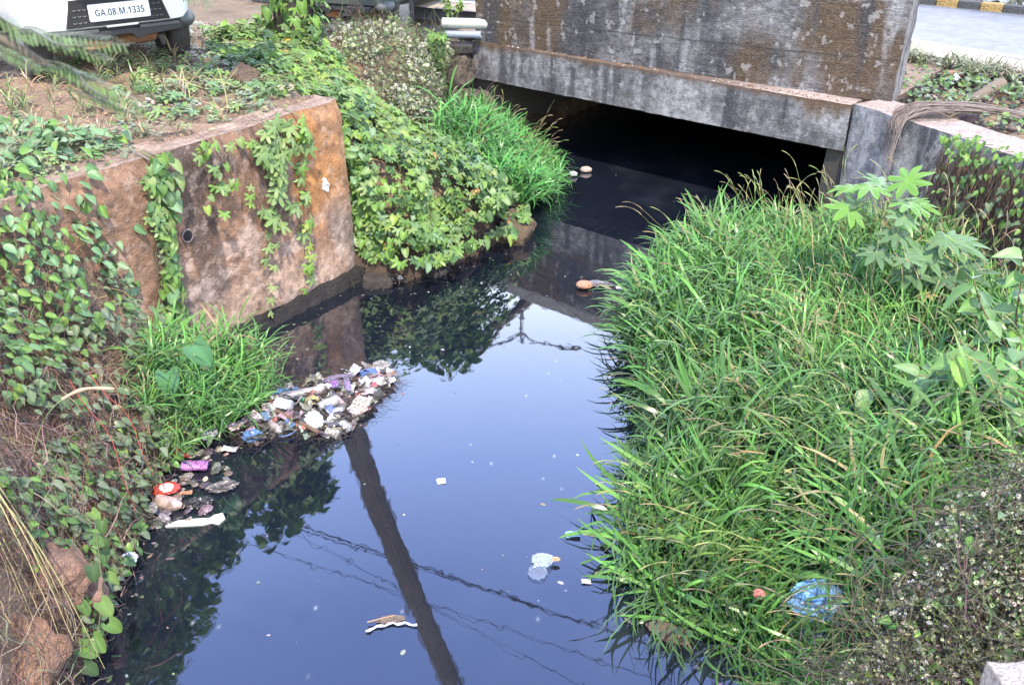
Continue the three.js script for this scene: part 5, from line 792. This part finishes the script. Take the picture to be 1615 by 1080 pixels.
  for (let k = 0; k < 14; k++) { const t = k / 13, x0 = lerp(3.75, 4.2, t), d0 = lerp(7.25, 6.0, t); m3.tube([V(x0 + 0.1, 1.3, d0), V(x0 - 0.05, 1.3, d0 - 0.03), V(x0 - 0.08, 0.9, d0 - 0.03), V(x0 - 0.1, 0.5, d0)], 0.004, 0.002, [0.12, 0.11, 0.06], 4); } part('stem', m3.geo(), stemMat, wv); foliage(wv, L3, 160);
  const hedge = [], hp = (k) => { const t = R(-9, 9); return V(6.06 + 0.757 * t + R(0.2, 0.9) * 0.653, 1.35 + R(0, 0.28), 13.75 - 0.653 * t + R(0.3, 1.2) * 0.757); }; for (let k = 0; k < 1600; k++) hedge.push({ m: basis(hp(k), V3(0, 1, 0).add(rdir()), rdir(), R(0.1, 0.18)), c: lin(...jit(pick([[0.07, 0.1, 0.04], [0.16, 0.14, 0.07], [0.05, 0.08, 0.03]]), 0.3)) });
  scatterMass('median_hedge', 'low scrubby planting behind the striped kerb beyond the road', 'hedge', LEAF.ovate[0], leafWhite, hedge);
}
{ // broad leaved weeds hanging over the water from the right grass
  const t = thing('waterside_weed', 'dark green broad leaved weed hanging over the water above the turquoise plastic piece', 'weed'), mb = new MB(), L = [];
  for (let k = 0; k < 9; k++) { const b = V(1.1 + R(-0.05, 0.1), 0.1, R(3.4, 4.2)), e = b.clone().add(V3(R(-0.36, -0.16), R(0.04, 0.2), R(-0.08, 0.16))), c = new THREE.CatmullRomCurve3([b, b.clone().lerp(e, 0.5).add(V3(0, 0.1, 0)), e]); mb.tube(c.getPoints(8), 0.005, 0.003, [0.14, 0.2, 0.06], 5); for (let j = 0; j < 8; j++) { const p = c.getPoint(0.35 + 0.65 * j / 7), a = j * 2.3; L.push({ p, n: V3(0, 1, 0.3).add(rdir().multiplyScalar(0.5)), dir: V3(Math.cos(a) - 0.4, -0.2, Math.sin(a)), s: R(0.07, 0.11), type: 'ovate', v: j, c: pick(PAL.fresh) }); } }
  part('stem', mb.geo(), stemMat, t).userData.kind = 'stuff'; foliage(t, L);
}
{ // taro leaves in the small grass clump
  const t = thing('taro_plant', 'two heart shaped taro leaves standing in the grass clump below the wall', 'taro'), L = [];
  for (const [x, h, d, s, dir] of [[-2.02, 0.68, 4.86, 0.17, V3(0.55, -0.75, 0.1)], [-2.14, 0.6, 4.66, 0.15, V3(0.12, -0.95, 0.3)]]) { const p = V(x, h, d), mb = new MB(); mb.tube([V(x - 0.1, 0.05, d + 0.1), V(x - 0.06, h * 0.6, d + 0.06), p], 0.006, 0.004, [0.13, 0.25, 0.06], 6); part('stem', mb.geo(), stemMat, t); L.push({ p, n: V3(0.5, 0.45, 0.85), dir, s, type: 'heart', v: 0, c: [0.06, 0.18, 0.07] }); }
  foliage(t, L);
}

// ------------------------------------------------------------------ litter on the water and the bank
const dirtMap = grayTex(256, 256, (u, v) => 0.55 + 0.45 * S((fbm(u * 9, v * 9, 601, 5) - 0.3) / 0.3));
const dirty = (c) => { const g = (c[0] + c[1] + c[2]) / 3; return mul(mixc(c, [g * 1.02, g * 0.95, g * 0.86], 0.3), 0.76); };
const plastic = (c, o = {}) => phys(dirty(c), 0.38, { clearcoat: 0.4, clearcoatRoughness: 0.3, map: dirtMap, ...o }), film = (c, t = 0.55) => phys(c, 0.12, { transmission: t, thickness: 0, ior: 1.35 });
function crumple(seed, sx, sy, sz, amp = 0.28, detail = 11) { if (sx < 0.5) { sx *= 0.8; sy *= 0.66; sz *= 0.8; } const g = new THREE.IcosahedronGeometry(1, detail), p = g.attributes.position, s = seed * 7.31; for (let k = 0; k < p.count; k++) { const v = V3(p.getX(k), p.getY(k), p.getZ(k)), n = 1 - amp * (Math.abs(IN.noise(v.x * 2.1 + s, v.y * 2.1, v.z * 2.1)) * 1.6 + Math.abs(IN.noise(v.x * 4.7, v.y * 4.7 + s, v.z * 4.7)) * 0.9 + 0.6 * Math.abs(IN.noise(v.x * 9, v.y * 9, v.z * 9 + s)) + 0.3 * Math.abs(IN.noise(v.x * 19, v.y * 19, v.z * 19 + s))) + amp * 0.3; v.multiplyScalar(n); p.setXYZ(k, v.x * sx, Math.max(v.y, -0.5) * sy, v.z * sz); } return toCreasedNormals(g, 0.8); }
function sheetGeo(seed, w, l, amp = 0.02) { const g = new THREE.PlaneGeometry(w, l, 14, 14).rotateX(-Math.PI / 2), p = g.attributes.position; for (let k = 0; k < p.count; k++) { const x = p.getX(k), z = p.getZ(k), f = IN.noise(x * 14 + seed * 3, z * 14, seed) + 0.6 * Math.abs(IN.noise(x * 30, z * 30 + seed, 2)); p.setXYZ(k, x * (1 + 0.25 * IN.noise(z * 12, seed, 1)), amp * f, z * (1 + 0.25 * IN.noise(x * 12, seed, 5))); } g.computeVertexNormals(); return g; }
function bottleGeo(r, l, neck = 0.35) { const P = [[0, 0], [r * 0.9, 0], [r, r * 0.15], [r, l * 0.3], [r * 0.95, l * 0.33], [r, l * 0.36], [r, l * 0.6], [r * 0.8, l * 0.72], [r * neck, l * 0.85], [r * neck, l * 0.9]].map(([a, b]) => new THREE.Vector2(a, b)); return new THREE.LatheGeometry(P, 20).rotateX(Math.PI / 2).translate(0, 0, -l / 2); }
const fly = (name, geo, mat, label, cat, x, y, d, turn = 0, tip = 0) => { const o = solo(name, geo, mat, label, cat, V(x, y, d), null); o.rotation.set(tip, turn, 0, 'YXZ'); return o; };
fly('plastic_bag', crumple(1, 0.085, 0.075, 0.12, 0.22), film([0.75, 0.8, 0.85], 0.35), 'inflated clear whitish plastic bag at the lower edge of the floating litter heap', 'plastic bag', -1.34, 0.06, 4.93, 0.4);
{ const t = thing('flat_bottle', 'flat white labelled bottle with a dark red cap lying on the floating litter heap', 'bottle', V(-1.58, 0.06, 5.11)); t.rotation.y = -0.35; part('body', bevel(0.13, 0.062, 0.03, 0.015).rotateX(-1.2), plastic([0.55, 0.57, 0.58]), t); part('label', bevel(0.09, 0.045, 0.006, 0.004).rotateX(-1.2).translate(0.005, 0.018, 0.028), std([0.75, 0.75, 0.76], 0.6), t); part('cap', new THREE.CylinderGeometry(0.018, 0.02, 0.04, 14).rotateZ(Math.PI / 2).translate(-0.09, 0.015, 0.01), plastic([0.2, 0.02, 0.03]), t); }
fly('cylinder_cup', new THREE.CylinderGeometry(0.032, 0.04, 0.15, 20, 3).rotateX(Math.PI / 2), plastic([0.42, 0.42, 0.4]), 'grey white plastic cylinder in the middle of the floating litter heap', 'cup', -1.28, 0.06, 5.13, -0.9);
fly('plastic_bag', crumple(2, 0.065, 0.05, 0.07), plastic([0.5, 0.4, 0.08]), 'crumpled yellow plastic bag in the middle of the floating litter heap', 'plastic bag', -1.4, 0.05, 5.18);
fly('plastic_bag', crumple(3, 0.14, 0.035, 0.05, 0.35), plastic([0.07, 0.24, 0.48]), 'long blue plastic bag at the upper edge of the heap nearest the grass', 'plastic bag', -1.63, 0.05, 5.3, 0.45);
fly('plastic_bag', crumple(4, 0.09, 0.05, 0.085, 0.35), plastic([0.08, 0.25, 0.55]), 'crumpled bright blue plastic bag at the lower left end of the floating heap', 'plastic bag', -1.72, 0.04, 4.78, 0.2);
fly('wrapper', sheetGeo(1, 0.07, 0.22, 0.03), plastic([0.62, 0.4, 0.45]), 'long pink and white wrapper sticking out of the grass beside the blue bag', 'wrapper', -1.81, 0.07, 4.9, -0.75, 0.15);
fly('plastic_bag', crumple(5, 0.08, 0.06, 0.1, 0.3), plastic([0.5, 0.44, 0.36]), 'beige crumpled bag at the right edge of the floating litter heap', 'plastic bag', -1.05, 0.05, 5.15, 0.5);
fly('plastic_bag', crumple(6, 0.09, 0.05, 0.06, 0.35), plastic([0.32, 0.29, 0.27]), 'grey crumpled bag at the far pointed tip of the floating litter', 'plastic bag', -0.98, 0.04, 5.68);
fly('plastic_sheet', sheetGeo(2, 0.13, 0.12, 0.03), plastic([0.68, 0.68, 0.67]), 'white plastic sheet floating near the far tip of the litter heap', 'plastic sheet', -0.93, 0.045, 5.46, 0.5);
fly('cloth', crumple(7, 0.11, 0.04, 0.06, 0.4), std([0.08, 0.14, 0.32], 0.9), 'soaked dark blue cloth just behind the white sheet near the tip', 'cloth', -1.06, 0.04, 5.57, 0.2);
fly('wrapper', crumple(8, 0.04, 0.04, 0.05), plastic([0.27, 0.06, 0.42]), 'small purple wrapper in the upper part of the floating heap', 'wrapper', -1.28, 0.06, 5.38);
fly('plastic_sleeve', new THREE.CapsuleGeometry(0.034, 0.28, 5, 14).rotateZ(Math.PI / 2), plastic([0.4, 0.34, 0.29]), 'long beige plastic sleeve across the upper left of the floating heap', 'sleeve', -1.48, 0.05, 5.28, 0.35);
fly('cloth', crumple(9, 0.16, 0.035, 0.06, 0.4), std([0.13, 0.1, 0.15], 0.9), 'wet dark mauve cloth along the upper edge of the floating heap', 'cloth', -1.27, 0.04, 5.49, 0.35);
fly('stick', roughen(new THREE.CylinderGeometry(0.011, 0.014, 0.42, 8, 8).rotateZ(Math.PI / 2), 0.006, 12, 2), std([0.13, 0.08, 0.05], 0.9), 'brown wooden stick lying across the lower part of the floating heap', 'stick', -1.45, 0.06, 4.92, -0.65);
fly('plastic_bag', crumple(10, 0.085, 0.045, 0.06, 0.35), plastic([0.66, 0.66, 0.64]), 'white pointed bag above the blue bag at the left of the floating heap', 'plastic bag', -1.7, 0.05, 4.98, 0.7);
fly('plastic_bag', crumple(11, 0.1, 0.04, 0.045, 0.35), plastic([0.7, 0.7, 0.68]), 'white twisted bag beside the purple wrapper in the floating heap', 'plastic bag', -1.36, 0.06, 5.33, 0.5);
fly('plastic_disc', new THREE.CylinderGeometry(0.018, 0.018, 0.014, 16), plastic([0.05, 0.4, 0.15]), 'small green bottle cap floating among the litter left of the yellow bag', 'cap', -1.47, 0.06, 5.18, 0, 0.3);
fly('wrapper', sheetGeo(3, 0.07, 0.07, 0.015), plastic([0.55, 0.5, 0.6]), 'lilac and white wrapper near the right side of the floating heap', 'wrapper', -1.2, 0.06, 5.06, 0.2);
fly('plastic_strip', sheetGeo(4, 0.05, 0.2, 0.02), plastic([0.66, 0.65, 0.6]), 'white plastic strip trailing at the lower right of the floating heap', 'strip', -1.17, 0.04, 4.95, 0.7);
fly('small_can', new THREE.CylinderGeometry(0.027, 0.027, 0.09, 18, 2).rotateX(Math.PI / 2), plastic([0.5, 0.47, 0.42]), 'small pale can floating below the heap, right of the clear bag', 'can', -1.2, 0.025, 4.83, 1.0);
fly('wrapper', crumple(12, 0.03, 0.02, 0.025), plastic([0.6, 0.13, 0.06]), 'small orange red wrapper touching the clear inflated bag', 'wrapper', -1.4, 0.05, 4.86);
fly('wrapper', crumple(13, 0.028, 0.02, 0.025), plastic([0.04, 0.13, 0.5]), 'small deep blue wrapper at the right edge of the heap below the beige bag', 'wrapper', -1.11, 0.04, 5.04);
fly('bottle', bottleGeo(0.03, 0.17), plastic([0.38, 0.33, 0.3]), 'brown grey bottle half sunk at the lower left of the floating heap', 'bottle', -1.58, 0.03, 4.87, 0.7);
fly('plastic_band', new THREE.TorusGeometry(0.055, 0.007, 6, 24, 4.6).rotateX(Math.PI / 2).scale(1.2, 1, 0.6), plastic([0.1, 0.25, 0.6]), 'blue plastic band loop floating at the lower edge of the heap', 'band', -1.5, 0.02, 4.85, 0.8);
fly('bottle', bottleGeo(0.03, 0.17), plastic([0.24, 0.16, 0.36]), 'dull violet bottle lying at the upper middle of the floating heap', 'bottle', -1.18, 0.05, 5.36, 0.3);
fly('plastic_disc', new THREE.CylinderGeometry(0.028, 0.03, 0.018, 18), plastic([0.5, 0.06, 0.07]), 'red plastic lid below the blue cloth near the tip of the heap', 'lid', -0.99, 0.04, 5.39, 0, 0.4);
fly('plastic_bag', crumple(14, 0.075, 0.06, 0.06, 0.3), plastic([0.6, 0.6, 0.56]), 'white muddy crumpled bag between the grass and the water, left of the heap', 'plastic bag', -2.0, 0.06, 4.77, 0.7);
fly('white_scrap', sheetGeo(5, 0.1, 0.07, 0.015), plastic([0.68, 0.68, 0.68]), 'flat white scrap floating just right of the muddy crumpled bag', 'scrap', -1.84, 0.02, 4.66);
{ const t = thing('orange_bottle', 'orange plastic bottle lying at the bank edge under the grass', 'bottle', V(-2.13, 0.07, 4.55)); t.rotation.y = 1.2; part('body', bottleGeo(0.036, 0.16), plastic([0.55, 0.13, 0.02]), t); part('cap', new THREE.CylinderGeometry(0.016, 0.016, 0.025, 14).rotateX(Math.PI / 2).translate(0, 0, 0.07), plastic([0.6, 0.05, 0.02]), t); }
{ const P = []; for (let k = 0; k <= 40; k++) P.push(new THREE.Vector2(0.042 + 0.004 * Math.sin(k * 1.9), -0.08 + 0.16 * k / 40)); fly('ribbed_cup', roughen(new THREE.LatheGeometry(P, 24).rotateZ(1.4).scale(1, 0.6, 1), 0.007, 16, 2), plastic([0.42, 0.1, 0.45]), 'magenta ribbed plastic container at the water edge below the orange bottle', 'container', -2.0, 0.04, 4.46, 0.1); }
fly('snack_packet', (() => { const g = crumple(15, 0.11, 0.05, 0.07, 0.12), p = g.attributes.position, C = new Float32Array(p.count * 3); for (let k = 0; k < p.count; k++) { const x = p.getX(k), z = p.getZ(k), w = Math.hypot(x - 0.01, (z - 0.015) * 1.3) < 0.042; C.set(w ? [0.65, 0.6, 0.55] : z < -0.02 && x < 0 ? [0.22, 0.05, 0.2] : [0.6, 0.05, 0.02], k * 3); } g.setAttribute('color', new THREE.BufferAttribute(C, 3)); return g; })(), plastic([1, 1, 1], { vertexColors: true }), 'shiny red snack packet with a white patch at the left waterline', 'packet', -2.1, 0.05, 4.22, 0.2);
fly('bottle', bottleGeo(0.042, 0.2), plastic([0.5, 0.33, 0.28]), 'muddy pinkish plastic bottle just below the red snack packet', 'bottle', -2.03, 0.035, 4.1, 1.3);
fly('plastic_bag', crumple(16, 0.12, 0.045, 0.06, 0.4), plastic([0.03, 0.028, 0.03]), 'black plastic bag floating right of the pinkish bottle', 'plastic bag', -1.88, 0.02, 4.13, 0.2);
fly('wrapper', sheetGeo(6, 0.07, 0.04, 0.012), plastic([0.6, 0.22, 0.07]), 'small orange wrapper lying on the black plastic bag', 'wrapper', -1.96, 0.06, 4.17, 0.2);
fly('plastic_bag', crumple(17, 0.13, 0.045, 0.06, 0.45), plastic([0.14, 0.12, 0.115]), 'grey black torn bag floating between the magenta container and the white foam strip', 'plastic bag', -1.78, 0.02, 4.28, 0.3);
fly('foam_piece', crumple(18, 0.02, 0.015, 0.03, 0.2), plastic([0.6, 0.5, 0.3]), 'tiny cream foam piece beside the grey black torn bag', 'foam', -1.9, 0.03, 4.34);
{ const sh = new THREE.Shape(); [[-0.15, -0.02], [0.05, -0.03], [0.1, -0.02], [0.14, -0.035], [0.165, 0], [0.15, 0.04], [0.11, 0.03], [0.09, 0.005], [-0.02, 0.012], [-0.1, 0.01]].forEach(([x, y], k) => (k ? sh.lineTo(x, y) : sh.moveTo(x, y))); const g = roughen(new THREE.ExtrudeGeometry(sh, { depth: 0.02, bevelEnabled: true, bevelSize: 0.008, bevelThickness: 0.006, bevelSegments: 3, steps: 2 }).rotateX(-Math.PI / 2), 0.003, 25, 3); fly('foam_strip', g, std([0.74, 0.75, 0.72], 0.7), 'long hooked piece of white foam floating alone near the left bank', 'foam', -1.86, -0.014, 3.98, 0.15); }
fly('foil_bag', crumple(19, 0.065, 0.06, 0.05, 0.35), phys([0.6, 0.6, 0.62], 0.3, { metalness: 0.4 }), 'silvery white crumpled bag at the left waterline above the heart leaves', 'plastic bag', -2.09, 0.07, 3.6, 0.4);
fly('plastic_bag', crumple(20, 0.04, 0.06, 0.05, 0.4), plastic([0.25, 0.23, 0.22]), 'muddy grey rag of plastic hanging at the bank left of the black bag', 'plastic bag', -2.1, 0.08, 4.0);
{ const t = thing('clear_bag', 'clear plastic bag with an orange scrap floating alone near the right grass', 'plastic bag', V(0.18, 0.015, 3.62)); part('film', crumple(21, 0.085, 0.045, 0.065, 0.3, 6), film([0.85, 0.9, 0.95], 0.84), t).position.set(-0.01, 0.01, -0.02); part('film_tail', crumple(22, 0.07, 0.035, 0.075, 0.25, 6), film([0.9, 0.93, 0.96], 0.95), t).position.set(-0.04, 0, 0.06); part('orange_scrap', crumple(23, 0.034, 0.014, 0.02, 0.3), plastic([0.6, 0.34, 0.1]), t).position.set(0.06, 0.018, -0.02); }
fly('plastic_piece', sheetGeo(7, 0.085, 0.05, 0.012).translate(0, 0.004, 0), plastic([0.2, 0.55, 0.68]), 'pale turquoise plastic piece floating above the clear bag', 'plastic piece', 0.35, 0.008, 3.86);
fly('foam_piece', roughen(boxAt(-0.026, 0.026, -0.008, 0.008, -0.018, 0.018, 6, 2, 4), 0.004, 40, 2), std([0.7, 0.7, 0.66], 0.8), 'small white foam block floating in the middle of the open water', 'foam', -0.44, 0.004, 4.35, 0.2);
fly('white_scrap', sheetGeo(8, 0.05, 0.04, 0.008), plastic([0.6, 0.62, 0.66]), 'white film scrap floating below the clear bag', 'scrap', 0.4, 0.004, 3.5);
{ const t = thing('sunken_rag', 'brown rag with a whitish film edge afloat beside the mirrored palm trunk at the bottom', 'rag', V(-0.62, 0.008, 3.23)); t.rotation.y = 0.15; part('rag', crumple(24, 0.1, 0.03, 0.03, 0.45), std([0.13, 0.1, 0.08], 0.9), t); const mb = new MB(), pts = []; for (let k = 0; k < 14; k++) pts.push(V3(-0.13 + 0.02 * k, 0.002 + 0.003 * Math.sin(k * 2.1), 0.06 - 0.03 * Math.sin(k / 13 * 3.1) + 0.006 * Math.sin(k * 1.7))); mb.strip(pts, V3(0.1, 0, 1), pts.map((p, k) => 0.004 + 0.006 * Math.abs(Math.sin(k * 1.3))), [[1, 1, 1]]); part('film_edge', mb.geo(), plastic([0.6, 0.66, 0.75]), t); part('straw_bit', new MB().tube([V3(-0.12, 0.01, 0.01), V3(0.02, 0.022, -0.005)], 0.004, 0.003, [1, 1, 1], 5).geo(), std([0.3, 0.2, 0.12], 0.9), t); }
fly('coconut_husk', crumple(25, 0.095, 0.055, 0.075, 0.16), std([0.36, 0.19, 0.12], 0.9), 'round orange brown husk floating in front of the bridge', 'husk', 0.64, 0.035, 7.05);
fly('plastic_bag', crumple(26, 0.2, 0.035, 0.07, 0.45), plastic([0.22, 0.22, 0.22]), 'grey torn plastic trailing from the floating orange brown husk', 'plastic bag', 0.75, 0.02, 7.1, -0.15);
fly('white_scrap', crumple(27, 0.045, 0.025, 0.05, 0.3), plastic([0.7, 0.7, 0.72]), 'white scrap floating at the right end of the grey torn plastic', 'scrap', 0.95, 0.02, 7.02);
fly('white_scrap', crumple(28, 0.06, 0.05, 0.05, 0.4), plastic([0.66, 0.68, 0.72]), 'white crumpled scrap floating in the mouth of the bridge', 'scrap', 0.72, 0.03, 10.0);
fly('round_stone', crumple(29, 0.09, 0.06, 0.06, 0.08), std([0.34, 0.27, 0.23], 0.9), 'pale round lump beside the white scrap in the mouth of the bridge', 'lump', 0.88, 0.03, 10.15);
fly('black_debris', crumple(30, 0.22, 0.03, 0.07, 0.5), std([0.04, 0.04, 0.045], 0.8), 'dark debris raft beside the grass bed in the mouth of the bridge', 'debris', 0.5, 0.015, 10.0);
fly('wood_log', roughen(crumple(31, 0.16, 0.05, 0.07, 0.15), 0.006, 20, 3), std([0.1, 0.075, 0.055], 0.9), 'thick dark waterlogged piece of wood against the right grass', 'wood', 0.78, 0.02, 3.14, -0.6);
fly('stick', crumple(32, 0.06, 0.012, 0.018, 0.15), std([0.15, 0.13, 0.1], 0.9), 'short grey stick floating left of the waterlogged wood', 'stick', 0.59, 0.006, 3.24, -1.0);
{ const t = thing('blue_bag', 'large bright blue plastic bag caught in the grass at the lower right', 'plastic bag', V(1.5, 0.22, 3.14)); part('film', crumple(33, 0.18, 0.17, 0.15, 0.2, 18), plastic([0.08, 0.38, 0.72]), t); part('white_band', crumple(34, 0.16, 0.1, 0.13, 0.12, 12), plastic([0.16, 0.36, 0.6]), t).position.set(0.0, -0.1, 0.07); }
fly('wrapper', crumple(35, 0.04, 0.03, 0.04, 0.3), plastic([0.55, 0.12, 0.04]), 'small orange wrapper in the grass left of the big blue bag', 'wrapper', 1.2, 0.3, 3.12);
fly('plastic_bag', crumple(36, 0.07, 0.06, 0.05, 0.4), plastic([0.01, 0.07, 0.25]), 'dark blue plastic bag caught among the ridge vine leaves', 'plastic bag', -0.62, 0.68, 8.45);
fly('white_scrap', crumple(37, 0.03, 0.035, 0.03, 0.3), plastic([0.65, 0.65, 0.65]), 'white scrap at the waterline below the vine by the wall corner', 'scrap', -1.0, 0.05, 7.16);
fly('white_scrap', crumple(38, 0.035, 0.045, 0.03, 0.3), plastic([0.65, 0.66, 0.68]), 'white scrap stuck high on the wing wall behind the castor plant', 'scrap', 3.66, 0.82, 7.3);
{ // the small bits that fill the raft and dot the water
  const P = [[-1.83, 4.77], [-1.84, 4.88], [-1.72, 5.3], [-1.52, 5.45], [-1.26, 5.56], [-0.97, 5.7], [-0.88, 5.5], [-0.99, 5.15], [-1.12, 4.83], [-1.24, 4.78], [-1.57, 4.9], [-1.69, 4.72]], A = [], B = [], C = [];
  const cols = [[0.55, 0.55, 0.53], [0.42, 0.39, 0.35], [0.27, 0.23, 0.2], [0.16, 0.135, 0.12], [0.08, 0.07, 0.065], [0.12, 0.18, 0.3], [0.34, 0.13, 0.1], [0.42, 0.3, 0.31], [0.36, 0.34, 0.31], [0.2, 0.18, 0.12], [0.5, 0.5, 0.5], [0.1, 0.085, 0.075], [0.07, 0.06, 0.055], [0.14, 0.12, 0.1], [0.05, 0.045, 0.042], [0.2, 0.18, 0.17]];
  for (let k = 0; k < 150; k++) { const [x, d] = randomIn(P), s = R(0.014, 0.036); A.push({ m: basis(V(x, R(0.005, 0.035), d), V3(0, 1, 0).add(rdir().multiplyScalar(0.4)), V3(0.5, 0, 0.8).add(rdir().multiplyScalar(0.8)), V3(s * 0.8, s * 0.3, s * R(1.4, 3.2))), c: lin(...jit(pick(cols), 0.15)) }); }
  for (let k = 0; k < 240; k++) { const [x, d] = randomIn(P), s = R(0.5, 1.5); B.push({ m: basis(V(x, R(0.015, 0.06), d), V3(0, 1, 0).add(rdir().multiplyScalar(0.6)), rdir(), s), c: lin(...jit(pick(cols), 0.15)) }); }
  for (let k = 0; k < 420; k++) { const [x, d] = randomIn(P); C.push({ m: basis(V(x, R(0.01, 0.04), d), V3(0, 1, 0), rdir(), R(0.3, 0.7)), c: lin(0.07, 0.055, 0.045) }); }
  const edge = [[-2.1, 4.7], [-1.75, 4.65], [-1.8, 4.0], [-2.12, 3.9]]; for (let k = 0; k < 90; k++) { const [x, d] = randomIn(edge); if (shoreAt(x, d).t < -0.16 && rnd() < 0.85) continue; const s = R(0.01, 0.035); A.push({ m: basis(V(x, 0.01, d), V3(0, 1, 0).add(rdir().multiplyScalar(0.4)), rdir(), V3(s * 1.5, s * 0.6, s)), c: lin(...jit(pick(cols.slice(2, 5)), 0.2)) }); }
  const t = thing('litter_raft', 'raft of small mixed plastic scraps and twigs floating beside the left grass clump', 'litter', null, null, 'stuff');
  instances('scraps', crumple(40, 1, 1, 1, 0.3, 3), plastic([1, 1, 1]), A, t); instances('wrappers', sheetGeo(9, 0.045, 0.1, 0.03), plastic([1, 1, 1]), B, t); instances('twigs', twigs[0], stemMat, C, t);
  const F = []; for (let k = 0; k < 130; k++) { const x = R(-1.9, 1.4), d = R(2.4, 7.5); if (shoreAt(x, d).t > -0.1) continue; const s = R(0.002, 0.012) * R(0.4, 1.3); F.push({ m: basis(V(x, 0.001, d), V3(0, 1, 0), rdir(), V3(s * R(0.8, 2), s * 0.12, s)), c: lin(...jit(pick([[0.16, 0.17, 0.18], [0.3, 0.3, 0.3], [0.22, 0.15, 0.12], [0.12, 0.13, 0.15]]), 0.3)) }); }
  for (let k = 0; k < 2600 && F.length < 620; k++) { const x = R(-2.2, 1.5), d = R(2.4, 8.5), t = shoreAt(x, d).t; if (t > -0.015 || t < -0.3 * rnd() - 0.02) continue; const s = R(0.003, 0.011); F.push({ m: basis(V(x, 0.001, d), V3(0, 1, 0), rdir(), V3(s * R(0.8, 3), s * 0.15, s)), c: lin(...jit(pick([[0.07, 0.06, 0.05], [0.12, 0.1, 0.08], [0.05, 0.07, 0.03], [0.18, 0.16, 0.13]]), 0.3)) }); }
  scatterMass('floating_specks', 'tiny pale specks of scum floating over the open water', 'scum', crumple(41, 1, 1, 1, 0.3, 2), std([1, 1, 1], 0.8), F);
}
renderer.render(scene, camera);
